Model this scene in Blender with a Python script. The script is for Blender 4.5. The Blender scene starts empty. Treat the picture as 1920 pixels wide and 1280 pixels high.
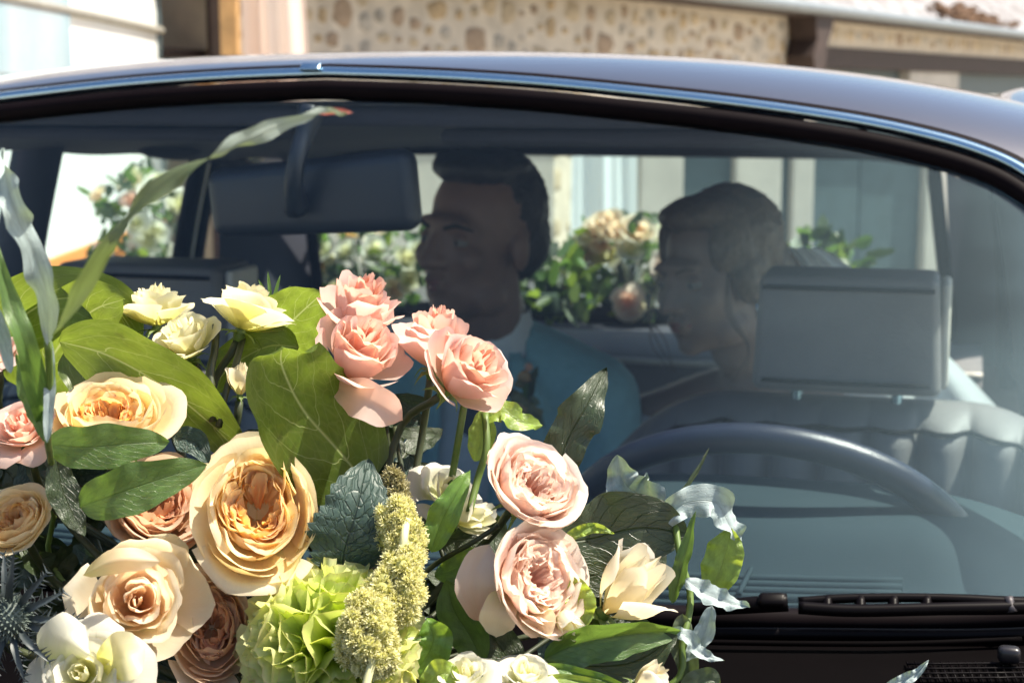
import bpy, bmesh, math, random
from mathutils import Vector, Matrix, Quaternion, noise

# ------------------------------------------------------------------ camera, sky, sun, exposure
scn = bpy.context.scene
COL = scn.collection
FPX = 3000.0
PITCH = math.atan(470.0 / FPX)
CAM = Vector((0, 0, 1.35))
FW = Vector((0, math.cos(PITCH), -math.sin(PITCH)))
UP = Vector((0, math.sin(PITCH), math.cos(PITCH)))
RT = Vector((1, 0, 0))
cam = bpy.data.cameras.new('camera')
cam.sensor_width = 36.0
cam.lens = FPX / 1920.0 * 36.0
cam.clip_start = 0.05
cam.clip_end = 500
cam.dof.use_dof = True
cam.dof.focus_distance = 1.02
cam.dof.aperture_fstop = 11.0
camo = bpy.data.objects.new('camera', cam)
COL.objects.link(camo)
camo.location = CAM
camo.rotation_euler = (math.pi / 2 - PITCH, 0, 0)
scn.camera = camo

SUN = Vector((0.60, 0.06, 1.0)).normalized()
elev = math.asin(SUN.z)
azim = math.atan2(SUN.x, SUN.y)
w = bpy.data.worlds.new('World')
scn.world = w
w.use_nodes = True
nt = w.node_tree
bg = nt.nodes['Background']
sky = nt.nodes.new('ShaderNodeTexSky')
sky.sky_type = 'NISHITA'
sky.sun_disc = False
sky.sun_elevation = elev
sky.sun_rotation = azim
sky.dust_density = 2.0
sky.air_density = 1.0
nt.links.new(sky.outputs[0], bg.inputs[0])
bg.inputs[1].default_value = 0.075
sl = bpy.data.lights.new('sun', 'SUN')
sl.energy = 4.4
sl.angle = math.radians(0.53)
sl.color = (1.0, 0.92, 0.78)
so = bpy.data.objects.new('sun', sl)
COL.objects.link(so)
so.location = (3, 3, 6)
so.rotation_euler = (-SUN).to_track_quat('-Z', 'Y').to_euler()

scn.view_settings.view_transform = 'Standard'
scn.view_settings.look = 'None'
scn.view_settings.gamma = 1.0
scn.view_settings.use_curve_mapping = False
scn.view_settings.exposure = 1.4
scn.render.engine = 'CYCLES'
scn.cycles.use_denoising = True
scn.cycles.use_adaptive_sampling = True
scn.cycles.adaptive_threshold = 0.025
scn.cycles.max_bounces = 12
scn.cycles.diffuse_bounces = 8
scn.cycles.glossy_bounces = 4
scn.cycles.transparent_max_bounces = 16
scn.cycles.caustics_reflective = False
scn.cycles.caustics_refractive = False
scn.cycles.sample_clamp_indirect = 6.0

# ------------------------------------------------------------------ helpers
def at(px, py, d):
    return CAM + (FW + RT * ((px - 960.0) / FPX) - UP * ((py - 640.0) / FPX)) * d

PSI = math.radians(15.0)
AX = Vector((math.sin(PSI), math.cos(PSI), 0))      # towards the rear of the car
RX = Vector((math.cos(PSI), -math.sin(PSI), 0))     # towards the driver's side
_o = at(620, 150, 1.72)
ORG = Vector((_o.x, _o.y, 0))
def C(u, v, z):
    return ORG + RX * u + AX * v + Vector((0, 0, z))
def toC(p):
    q = p - ORG
    return (q.dot(RX), q.dot(AX), p.z)
def on_v(px, py, v):
    """where the sight line through a pixel meets the car plane v"""
    a = at(px, py, 1.0) - CAM
    t = (v - (CAM - ORG).dot(AX)) / a.dot(AX)
    return CAM + a * t
def on_u(px, py, u):
    a = at(px, py, 1.0) - CAM
    t = (u - (CAM - ORG).dot(RX)) / a.dot(RX)
    return CAM + a * t

def mesh_obj(name, verts, faces, mat, parent=None, loc=None, smooth=True, uvs=None, mats=None, fmat=None):
    me = bpy.data.meshes.new(name)
    o = loc if loc is not None else (parent_loc(parent) if parent else Vector((0, 0, 0)))
    me.from_pydata([tuple(Vector(v) - o) for v in verts], [], faces)
    if mat is not None:
        me.materials.append(mat)
    if mats:
        for m in mats:
            me.materials.append(m)
        if fmat:
            me.polygons.foreach_set('material_index', fmat)
    if smooth:
        me.polygons.foreach_set('use_smooth', [True] * len(me.polygons))
    if uvs:
        ul = me.uv_layers.new(name='UVMap')
        flat = []
        for l in me.loops:
            flat += uvs[l.vertex_index]
        ul.data.foreach_set('uv', flat)
    me.update()
    ob = bpy.data.objects.new(name, me)
    COL.objects.link(ob)
    if parent is not None:
        ob.parent = parent
        if loc is not None:
            ob.location = Vector(loc) - parent_loc(parent)
    elif loc is not None:
        ob.location = loc
    return ob

_LOC = {}
def parent_loc(p):
    r = Vector((0, 0, 0))
    while p is not None:
        r = r + p.location
        p = p.parent
    return r
def tag(o, label=None, cat=None, group=None, kind=None):
    if label: o['label'] = label
    if cat: o['category'] = cat
    if group: o['group'] = group
    if kind: o['kind'] = kind
    return o
def thing(name, loc, label, cat, group=None):
    o = bpy.data.objects.new(name, None)
    o.empty_display_size = 0.02
    COL.objects.link(o)
    o.location = loc
    return tag(o, label, cat, group)

def bm_obj(name, bm, mat, parent=None, smooth=True, loc=None):
    """bm in world coordinates"""
    o = loc if loc is not None else (parent_loc(parent) if parent else Vector((0, 0, 0)))
    bmesh.ops.translate(bm, verts=bm.verts, vec=-o)
    me = bpy.data.meshes.new(name)
    bm.to_mesh(me)
    bm.free()
    me.materials.append(mat)
    if smooth:
        me.polygons.foreach_set('use_smooth', [True] * len(me.polygons))
    ob = bpy.data.objects.new(name, me)
    COL.objects.link(ob)
    if parent is not None:
        ob.parent = parent
        if loc is not None:
            ob.location = Vector(loc) - parent_loc(parent)
    elif loc is not None:
        ob.location = loc
    return ob

def rbox(center, size, axes=None, bev=0.01, seg=3, taper=None):
    """bevelled box in world coordinates; axes = three unit vectors"""
    bm = bmesh.new()
    bmesh.ops.create_cube(bm, size=1.0)
    for v in bm.verts:
        x, y, z = v.co.x * size[0], v.co.y * size[1], v.co.z * size[2]
        if taper and v.co.z > 0:
            x *= taper
        v.co = (x, y, z)
    if bev > 0:
        bmesh.ops.bevel(bm, geom=bm.edges[:], offset=min(bev, min(size) * 0.49), segments=seg, affect='EDGES', profile=0.5)
    if axes is None:
        axes = (Vector((1, 0, 0)), Vector((0, 1, 0)), Vector((0, 0, 1)))
    for v in bm.verts:
        c = v.co.copy()
        v.co = Vector(center) + axes[0] * c.x + axes[1] * c.y + axes[2] * c.z
    bmesh.ops.recalc_face_normals(bm, faces=bm.faces[:])
    return bm
CARAX = (RX, AX, Vector((0, 0, 1)))

def catmull(pts, n):
    """n+1 points along a Catmull-Rom curve"""
    P = [Vector(p) for p in pts]
    if len(P) == 2:
        return [P[0].lerp(P[1], i / n) for i in range(n + 1)]
    P = [P[0] * 2 - P[1]] + P + [P[-1] * 2 - P[-2]]
    m = len(P) - 3
    out = []
    for i in range(n + 1):
        t = i / n * m
        k = min(int(t), m - 1)
        f = t - k
        a, b, c, d = P[k], P[k + 1], P[k + 2], P[k + 3]
        out.append(0.5 * ((2 * b) + (c - a) * f + (2 * a - 5 * b + 4 * c - d) * f * f + (3 * b - a - 3 * c + d) * f ** 3))
    return out
def clerp(lst, t):
    if not isinstance(lst, (list, tuple)):
        return lst
    x = t * (len(lst) - 1)
    k = min(int(x), len(lst) - 2)
    return lst[k] + (lst[k + 1] - lst[k]) * (x - k)

def tube(pts, rad, n=16, sides=8, ref=None, caps=True, closed=False):
    """verts, faces of a tube; rad number or list"""
    P = catmull(pts, n) if not closed else [Vector(p) for p in pts]
    N = len(P)
    V, Fc = [], []
    prev = None
    for i, p in enumerate(P):
        if closed:
            T = (P[(i + 1) % N] - P[i - 1]).normalized()
        else:
            T = (P[min(i + 1, N - 1)] - P[max(i - 1, 0)]).normalized()
        if prev is None:
            r = ref or (Vector((0, 0, 1)) if abs(T.z) < 0.9 else Vector((1, 0, 0)))
            prev = (r - T * r.dot(T)).normalized()
        else:
            prev = (prev - T * prev.dot(T)).normalized()
        B = T.cross(prev)
        rr = clerp(rad, i / (N - 1))
        for k in range(sides):
            a = 2 * math.pi * k / sides
            V.append(p + (prev * math.cos(a) + B * math.sin(a)) * rr)
    M = N if closed else N - 1
    for i in range(M):
        for k in range(sides):
            j = (i + 1) % N
            Fc.append((i * sides + k, i * sides + (k + 1) % sides, j * sides + (k + 1) % sides, j * sides + k))
    if caps and not closed:
        Fc.append(tuple(range(sides))[::-1])
        Fc.append(tuple((N - 1) * sides + k for k in range(sides)))
    return V, Fc

def grid(fn, nu, nv):
    """fn(u, v) for u, v in 0..1 -> verts, faces, uvs"""
    V, Fc, U = [], [], []
    for i in range(nv + 1):
        for j in range(nu + 1):
            V.append(fn(j / nu, i / nv))
            U.append((j / nu, i / nv))
    for i in range(nv):
        for j in range(nu):
            a = i * (nu + 1) + j
            Fc.append((a, a + 1, a + nu + 2, a + nu + 1))
    return V, Fc, U

# ------------------------------------------------------------------ materials
def newmat(name):
    m = bpy.data.materials.new(name)
    m.use_nodes = True
    nt = m.node_tree
    nt.nodes.clear()
    out = nt.nodes.new('ShaderNodeOutputMaterial')
    return m, nt, out
def nd(nt, t, **kw):
    n = nt.nodes.new(t)
    for k, v in kw.items():
        setattr(n, k, v)
    return n
def mathn(nt, op, a, b=None, c=None, clamp=False):
    n = nt.nodes.new('ShaderNodeMath')
    n.operation = op
    n.use_clamp = clamp
    for i, x in enumerate((a, b, c)):
        if x is None: continue
        if isinstance(x, (int, float)):
            n.inputs[i].default_value = x
        else:
            nt.links.new(x, n.inputs[i])
    return n.outputs[0]
def mixc(nt, f, a, b, mode='MIX'):
    n = nt.nodes.new('ShaderNodeMix')
    n.data_type = 'RGBA'
    n.blend_type = mode
    for s, x in ((n.inputs[0], f), (n.inputs[6], a), (n.inputs[7], b)):
        if isinstance(x, (int, float)):
            s.default_value = x
        elif isinstance(x, (tuple, list)):
            s.default_value = (*x[:3], 1)
        else:
            nt.links.new(x, s)
    return n.outputs[2]
def noisen(nt, scale, detail=3, rough=0.5, coord='Object', vec=None, stretch=None):
    n = nt.nodes.new('ShaderNodeTexNoise')
    n.inputs['Scale'].default_value = scale
    n.inputs['Detail'].default_value = detail
    n.inputs['Roughness'].default_value = rough
    if vec is None:
        tc = nt.nodes.new('ShaderNodeTexCoord')
        vec = tc.outputs[coord]
    if stretch:
        mp = nt.nodes.new('ShaderNodeMapping')
        mp.inputs['Scale'].default_value = stretch
        nt.links.new(vec, mp.inputs[0])
        vec = mp.outputs[0]
    nt.links.new(vec, n.inputs['Vector'])
    return n.outputs[0]
def ramp(nt, f, stops):
    r = nt.nodes.new('ShaderNodeValToRGB')
    e = r.color_ramp.elements
    while len(e) < len(stops):
        e.new(0.5)
    for k, (p, c) in enumerate(stops):
        e[k].position = p
        e[k].color = (*c[:3], 1) if isinstance(c, (tuple, list)) else (c, c, c, 1)
    nt.links.new(f, r.inputs[0])
    return r.outputs[0]
def bumpn(nt, h, strength=0.3, dist=0.01):
    b = nt.nodes.new('ShaderNodeBump')
    b.inputs['Strength'].default_value = strength
    b.inputs['Distance'].default_value = dist
    nt.links.new(h, b.inputs['Height'])
    return b.outputs[0]

def plain(name, col, rough=0.5, metal=0.0, var=0.15, nscale=20, coat=0.0, bump=0.0, bscale=200, spec=0.5, sheen=0.0):
    m, nt, out = newmat(name)
    p = nd(nt, 'ShaderNodeBsdfPrincipled')
    f = noisen(nt, nscale, 4, 0.6)
    lo = tuple(c * (1 - var) for c in col)
    hi = tuple(min(1, c * (1 + var)) for c in col)
    nt.links.new(ramp(nt, f, [(0.3, lo), (0.7, hi)]), p.inputs['Base Color'])
    p.inputs['Roughness'].default_value = rough
    p.inputs['Metallic'].default_value = metal
    p.inputs['Coat Weight'].default_value = coat
    p.inputs['Coat Roughness'].default_value = 0.04
    p.inputs['Specular IOR Level'].default_value = spec
    p.inputs['Sheen Weight'].default_value = sheen
    if bump:
        nt.links.new(bumpn(nt, noisen(nt, bscale, 3, 0.6), bump, 0.002), p.inputs['Normal'])
    nt.links.new(p.outputs[0], out.inputs[0])
    return m

def petal_mat(name, base, mid, tip, trans=0.6, rnd=0.1, vein=0.12, spots=0.0):
    """thin petal: diffuse + translucent, colour runs from the claw to the rim"""
    m, nt, out = newmat(name)
    uv = nd(nt, 'ShaderNodeUVMap')
    sep = nd(nt, 'ShaderNodeSeparateXYZ')
    nt.links.new(uv.outputs[0], sep.inputs[0])
    n1 = noisen(nt, 9, 4, 0.6, vec=uv.outputs[0], stretch=(1.0, 0.25, 1))
    tt = mathn(nt, 'ADD', sep.outputs[1], mathn(nt, 'MULTIPLY', mathn(nt, 'SUBTRACT', n1, 0.5), 0.35))
    c = ramp(nt, tt, [(0.05, base), (0.5, mid), (0.92, tip)])
    oi = nd(nt, 'ShaderNodeObjectInfo')
    hsv = nd(nt, 'ShaderNodeHueSaturation')
    nt.links.new(c, hsv.inputs['Color'])
    nt.links.new(mathn(nt, 'ADD', mathn(nt, 'MULTIPLY', oi.outputs['Random'], rnd * 2), 1 - rnd), hsv.inputs['Saturation'])
    nt.links.new(mathn(nt, 'ADD', mathn(nt, 'MULTIPLY', oi.outputs['Random'], -rnd * 0.6), 1.0), hsv.inputs['Value'])
    c = hsv.outputs[0]
    if spots:
        s = noisen(nt, 40, 2, 0.5)
        c = mixc(nt, mathn(nt, 'MULTIPLY', ramp(nt, s, [(0.7, 0.0), (0.78, 1.0)]), spots), c, (0.3, 0.17, 0.06))
    vn = noisen(nt, 60, 2, 0.5, vec=uv.outputs[0], stretch=(1.0, 0.06, 1))
    if vein > 0:
        # faint darker veins and a few dried, browned spots along the rim
        c = mixc(nt, mathn(nt, 'MULTIPLY', ramp(nt, vn, [(0.42, 0.0), (0.62, 1.0)]), 0.07), c, mixc(nt, 1.0, c, (0.84, 0.70, 0.58), 'MULTIPLY'))
        rim = ramp(nt, mathn(nt, 'ADD', sep.outputs[1], mathn(nt, 'MULTIPLY', mathn(nt, 'SUBTRACT', noisen(nt, 7, 3, 0.6), 0.5), 0.16)), [(0.955, 0.0), (1.0, 1.0)])
        c = mixc(nt, mathn(nt, 'MULTIPLY', rim, 0.26), c, (0.72, 0.50, 0.32))
    bn = bumpn(nt, vn, vein, 0.0012)
    d = nd(nt, 'ShaderNodeBsdfDiffuse')
    t = nd(nt, 'ShaderNodeBsdfTranslucent')
    g = nd(nt, 'ShaderNodeBsdfGlossy')
    g.inputs['Roughness'].default_value = 0.45
    nt.links.new(c, d.inputs[0])
    sat = nd(nt, 'ShaderNodeHueSaturation')
    sat.inputs['Saturation'].default_value = 1.3
    nt.links.new(c, sat.inputs['Color'])
    nt.links.new(sat.outputs[0], t.inputs[0])
    for x in (d, g):
        nt.links.new(bn, x.inputs['Normal'])
    mx = nd(nt, 'ShaderNodeMixShader')
    mx.inputs[0].default_value = trans
    nt.links.new(d.outputs[0], mx.inputs[1])
    nt.links.new(t.outputs[0], mx.inputs[2])
    m2 = nd(nt, 'ShaderNodeMixShader')
    m2.inputs[0].default_value = 0.035
    nt.links.new(mx.outputs[0], m2.inputs[1])
    nt.links.new(g.outputs[0], m2.inputs[2])
    nt.links.new(m2.outputs[0], out.inputs[0])
    return m

def leaf_mat(name, front, back, glow, vein, trans=0.35, gloss=0.06, grough=0.35, nv=7, slope=0.45, vstr=0.5, bump=0.5, spots=0.3, rug=0.0, vw=0.035, net_w=0.12, vsc=14):
    m, nt, out = newmat(name)
    uv = nd(nt, 'ShaderNodeUVMap')
    sep = nd(nt, 'ShaderNodeSeparateXYZ')
    nt.links.new(uv.outputs[0], sep.inputs[0])
    wob = mathn(nt, 'MULTIPLY', mathn(nt, 'SUBTRACT', noisen(nt, 6, 2, 0.5, vec=uv.outputs[0]), 0.5), 0.12)
    a = mathn(nt, 'MULTIPLY', mathn(nt, 'ABSOLUTE', mathn(nt, 'SUBTRACT', sep.outputs[0], 0.5)), 2.0)
    mid = mathn(nt, 'SUBTRACT', 1.0, mathn(nt, 'MULTIPLY', a, 26.0), clamp=True)
    # side veins curve towards the tip
    q = mathn(nt, 'MULTIPLY', mathn(nt, 'ADD', mathn(nt, 'SUBTRACT', sep.outputs[1], mathn(nt, 'MULTIPLY', mathn(nt, 'POWER', a, 1.3), slope)), wob), float(nv))
    fr = mathn(nt, 'ABSOLUTE', mathn(nt, 'SUBTRACT', mathn(nt, 'FRACT', q), 0.5))
    side = mathn(nt, 'SUBTRACT', 1.0, mathn(nt, 'DIVIDE', mathn(nt, 'SUBTRACT', 0.5, fr), vw), clamp=True)
    side = mathn(nt, 'MULTIPLY', side, mathn(nt, 'SUBTRACT', 1.0, mathn(nt, 'MULTIPLY', a, 0.75)))
    vor = nd(nt, 'ShaderNodeTexVoronoi', feature='DISTANCE_TO_EDGE')
    vor.inputs['Scale'].default_value = vsc
    nt.links.new(uv.outputs[0], vor.inputs['Vector'])
    net = mathn(nt, 'MULTIPLY', mathn(nt, 'SUBTRACT', 1.0, mathn(nt, 'MULTIPLY', vor.outputs['Distance'], 14.0), clamp=True), net_w)
    ve = mathn(nt, 'MAXIMUM', mathn(nt, 'MAXIMUM', mid, side), net)
    n1 = noisen(nt, 5, 5, 0.65, vec=uv.outputs[0])
    oi = nd(nt, 'ShaderNodeObjectInfo')
    def shade(c):
        lo = tuple(x * 0.72 for x in c)
        hi = tuple(x * 1.25 for x in c)
        x = ramp(nt, n1, [(0.3, lo), (0.7, hi)])
        x = mixc(nt, mathn(nt, 'MULTIPLY', ve, vstr), x, vein)
        if spots:
            sp = ramp(nt, noisen(nt, 30, 3, 0.6), [(0.68, 0.0), (0.75, 1.0)])
            x = mixc(nt, mathn(nt, 'MULTIPLY', sp, spots), x, (0.05, 0.035, 0.015))
        return x
    geo = nd(nt, 'ShaderNodeNewGeometry')
    col = mixc(nt, geo.outputs['Backfacing'], shade(front), shade(back))
    h = mathn(nt, 'ADD', mathn(nt, 'MULTIPLY', ve, -1.0), mathn(nt, 'MULTIPLY', n1, 0.8))
    if rug:
        pil = mathn(nt, 'MULTIPLY', vor.outputs['Distance'], rug)
        h = mathn(nt, 'ADD', h, pil)
    bn = bumpn(nt, h, bump, 0.0015)
    d = nd(nt, 'ShaderNodeBsdfDiffuse')
    t = nd(nt, 'ShaderNodeBsdfTranslucent')
    g = nd(nt, 'ShaderNodeBsdfGlossy')
    g.inputs['Roughness'].default_value = grough
    nt.links.new(col, d.inputs[0])
    gl = shade(glow)
    nt.links.new(gl, t.inputs[0])
    nt.links.new(bn, d.inputs['Normal'])
    nt.links.new(bn, g.inputs['Normal'])
    mx = nd(nt, 'ShaderNodeMixShader')
    mx.inputs[0].default_value = trans
    nt.links.new(d.outputs[0], mx.inputs[1])
    nt.links.new(t.outputs[0], mx.inputs[2])
    m2 = nd(nt, 'ShaderNodeMixShader')
    m2.inputs[0].default_value = gloss
    nt.links.new(mx.outputs[0], m2.inputs[1])
    nt.links.new(g.outputs[0], m2.inputs[2])
    nt.links.new(m2.outputs[0], out.inputs[0])
    return m

def glass_mat(name, dust=0.03, tint=(0.86, 0.95, 0.95), haze=None):
    m, nt, out = newmat(name)
    tr = nd(nt, 'ShaderNodeBsdfTransparent')
    tr.inputs[0].default_value = (*tint, 1)
    gl = nd(nt, 'ShaderNodeBsdfGlossy')
    gl.inputs['Roughness'].default_value = 0.0
    gl.inputs[0].default_value = (0.82, 0.97, 1.0, 1)
    lw = nd(nt, 'ShaderNodeLayerWeight')          # Schlick reflectance, the same from both sides of the sheet
    fac = mathn(nt, 'ADD', 0.042, mathn(nt, 'MULTIPLY', mathn(nt, 'POWER', lw.outputs['Facing'], 5.0), 0.95))
    mx = nd(nt, 'ShaderNodeMixShader')
    nt.links.new(mathn(nt, 'MULTIPLY', fac, 0.78 if haze else 0.7, clamp=True), mx.inputs[0])
    nt.links.new(tr.outputs[0], mx.inputs[1])
    nt.links.new(gl.outputs[0], mx.inputs[2])
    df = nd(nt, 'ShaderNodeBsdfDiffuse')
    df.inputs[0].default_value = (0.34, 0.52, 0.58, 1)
    m2 = nd(nt, 'ShaderNodeMixShader')
    tc = nd(nt, 'ShaderNodeTexCoord')
    streak = ramp(nt, noisen(nt, 5, 4, 0.6, vec=tc.outputs['Object'], stretch=(1, 1, 0.4)), [(0.3, 0.5), (0.75, 1.3)])
    f = mathn(nt, 'MULTIPLY', streak, dust)
    if haze:
        # painted teal haze, growing to the right, in place of the sky's reflection
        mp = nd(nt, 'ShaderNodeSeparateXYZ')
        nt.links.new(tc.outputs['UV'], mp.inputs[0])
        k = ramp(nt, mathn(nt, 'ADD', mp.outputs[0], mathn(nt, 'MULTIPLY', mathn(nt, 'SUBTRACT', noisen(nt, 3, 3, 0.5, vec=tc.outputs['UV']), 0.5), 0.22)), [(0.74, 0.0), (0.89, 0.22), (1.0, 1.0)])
        f = mathn(nt, 'ADD', f, mathn(nt, 'MULTIPLY', k, haze))
    sp = nd(nt, 'ShaderNodeTexVoronoi')
    sp.inputs['Scale'].default_value = 60
    nt.links.new(tc.outputs['Object'], sp.inputs['Vector'])
    sf = ramp(nt, sp.outputs['Distance'], [(0.03, 1.0), (0.07, 0.0)])
    keep = mathn(nt, 'GREATER_THAN', noisen(nt, 7, 1, 0.5), 0.6)
    f = mathn(nt, 'ADD', f, mathn(nt, 'MULTIPLY', mathn(nt, 'MULTIPLY', sf, keep), 0.35 if dust > 0.01 else 0.0), clamp=True)
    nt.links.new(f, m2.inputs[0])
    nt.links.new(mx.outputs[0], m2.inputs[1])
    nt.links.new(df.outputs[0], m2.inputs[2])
    nt.links.new(m2.outputs[0], out.inputs[0])
    return m

# ------------------------------------------------------------------ material set
M = {}
M['ground'] = plain('gravel_ground', (0.42, 0.38, 0.32), 0.95, var=0.3, nscale=6, bump=0.5, bscale=60)
M['mortar'] = plain('mortar', (0.56, 0.49, 0.39), 0.95, var=0.16, nscale=5, bump=0.5, bscale=50)
STONES = [plain('stone_%s' % n, c, 0.9, var=0.28, nscale=14, bump=0.6, bscale=45) for n, c in
          (('ochre', (0.42, 0.31, 0.18)), ('tan', (0.42, 0.34, 0.23)), ('umber', (0.34, 0.25, 0.17)), ('grey', (0.38, 0.34, 0.28)), ('sand', (0.48, 0.38, 0.25)))]
M['lime'] = plain('lime_render', (0.46, 0.43, 0.38), 0.95, var=0.12, nscale=3, bump=0.3, bscale=40)
M['teal_paint'] = plain('teal_paint', (0.055, 0.085, 0.095), 0.5, var=0.15, nscale=8)
M['dark_wood'] = plain('dark_wood', (0.035, 0.02, 0.016), 0.7, var=0.3, nscale=10)
M['iron'] = plain('dark_iron', (0.04, 0.035, 0.04), 0.5, metal=0.3)
M['slate_lichen'] = None
m, nt, out = newmat('slate_lichen')
p = nd(nt, 'ShaderNodeBsdfPrincipled')
n1 = noisen(nt, 3.0, 8, 0.7)
n2 = noisen(nt, 14, 4, 0.7)
c1 = ramp(nt, n1, [(0.36, (0.10, 0.09, 0.085)), (0.48, (0.20, 0.19, 0.195)), (0.66, (0.36, 0.355, 0.365))])
nt.links.new(mixc(nt, ramp(nt, n2, [(0.62, 0.0), (0.7, 0.8)]), c1, (0.12, 0.08, 0.05)), p.inputs[0])
p.inputs['Roughness'].default_value = 0.9
nt.links.new(bumpn(nt, n2, 0.8, 0.03), p.inputs['Normal'])
nt.links.new(p.outputs[0], out.inputs[0])
M['slate_lichen'] = m
M['moss'] = plain('dry_moss', (0.10, 0.055, 0.03), 1.0, var=0.5, nscale=25, bump=1.0, bscale=60)
M['zinc'] = plain('zinc', (0.22, 0.25, 0.27), 0.55, metal=0.4, var=0.2)
M['van_white'] = plain('van_white', (0.80, 0.82, 0.80), 0.35, var=0.03, nscale=4, coat=0.3)
M['van_orange'] = plain('van_orange', (0.75, 0.26, 0.06), 0.4, var=0.06)
M['rubber'] = plain('rubber', (0.018, 0.018, 0.02), 0.6)
M['grey_rubber'] = plain('grey_rubber', (0.25, 0.24, 0.21), 0.6)
M['van_glass'] = plain('van_glass', (0.32, 0.45, 0.52), 0.08, var=0.1, nscale=3, coat=0.6)
M['pine'] = plain('pine_board', (0.42, 0.25, 0.10), 0.6, var=0.2, nscale=12)
M['drape'] = petal_mat('pink_drape', (0.72, 0.52, 0.43), (0.78, 0.62, 0.54), (0.80, 0.68, 0.60), trans=0.35, rnd=0.0, vein=0.0)
M['card'] = plain('cream_card', (0.55, 0.50, 0.42), 0.8)
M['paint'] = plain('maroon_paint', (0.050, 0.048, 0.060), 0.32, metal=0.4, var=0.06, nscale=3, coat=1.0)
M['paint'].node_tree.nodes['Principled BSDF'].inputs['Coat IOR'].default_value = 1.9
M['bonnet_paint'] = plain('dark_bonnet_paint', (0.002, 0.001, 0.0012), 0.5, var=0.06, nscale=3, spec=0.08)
M['chrome'] = plain('chrome', (0.34, 0.49, 0.60), 0.24, metal=1.0, var=0.03)
M['seal'] = plain('black_seal', (0.0045, 0.0025, 0.0035), 0.6, spec=0.06)
M['black_plastic'] = plain('black_plastic', (0.014, 0.012, 0.014), 0.34, var=0.2, nscale=30)
M['cowl'] = plain('cowl_black', (0.0015, 0.001, 0.0012), 0.7, spec=0.02)
M['wiper'] = plain('wiper_black', (0.003, 0.002, 0.0025), 0.4, spec=0.08)
M['dash'] = plain('dash_vinyl', (0.022, 0.036, 0.042), 0.75, var=0.08, nscale=9, bump=0.25, bscale=900, spec=0.08)
M['headliner'] = plain('headliner', (0.045, 0.044, 0.060), 0.95, var=0.06, nscale=6)
M['leather'] = plain('seat_leather', (0.165, 0.15, 0.148), 0.55, var=0.10, nscale=12, bump=0.3, bscale=420)
M['leather_cream'] = plain('cream_piping', (0.55, 0.50, 0.44), 0.5)
M['sunlit_trim'] = plain('sunlit_frame', (0.62, 0.56, 0.50), 0.35, var=0.05)  # sunlight on the chrome frame is put into this cream colour
M['navy_wheel'] = plain('wheel_rim', (0.014, 0.018, 0.034), 0.34, var=0.1, bump=0.2, bscale=700)
M['mirror_back'] = plain('mirror_housing', (0.014, 0.016, 0.024), 0.42, var=0.06)
M['windshield'] = glass_mat('windshield_glass', dust=0.002, tint=(0.88, 0.95, 0.97), haze=0.20)
M['window'] = glass_mat('window_glass', dust=0.006, tint=(0.74, 0.86, 0.85))

# ------------------------------------------------------------------ ground
def gz(y):
    k = min(max((y - 3.5) / 12.0, 0), 1)
    return -1.15 * k * k * (3 - 2 * k)
xs = [-60, -25, -12, -6, -3, 0, 3, 6, 12, 25, 60]
ys = [-40, -15, -6, -2, 0, 2, 3.5, 5, 6.5, 8, 10, 12, 14, 15.5, 18, 25, 40, 80]
V = [Vector((x, y, gz(y))) for y in ys for x in xs]
Fc = [(i * len(xs) + j, i * len(xs) + j + 1, (i + 1) * len(xs) + j + 1, (i + 1) * len(xs) + j) for i in range(len(ys) - 1) for j in range(len(xs) - 1)]
tag(mesh_obj('ground', V, Fc, M['ground']), kind='structure')

# ------------------------------------------------------------------ stone outbuilding (wall runs away to the right)
WD = Vector((0.511, 0.859, 0)).normalized()
WN = Vector((0.859, -0.511, 0)).normalized()         # towards the car
W0 = Vector((-1.14, 9.5, 0))
def WP(s, z, o=0.0):
    return W0 + WD * s + WN * o + Vector((0, 0, z))
WAX = (WD, WN, Vector((0, 0, 1)))
ZB, ZE = -1.35, 2.07
bld = thing('stone_outbuilding', W0 + Vector((0, 0, ZB)), 'rubble stone outbuilding with a low lichen-covered roof behind the car', 'building')
def wpart(name, s0, s1, z0, z1, o, t, mat, bev=0.01, parent=None):
    return bm_obj(name, rbox(WP((s0 + s1) / 2, (z0 + z1) / 2, o), (s1 - s0, t, z1 - z0), WAX, bev, 2), mat, parent or bld, smooth=False)
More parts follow.
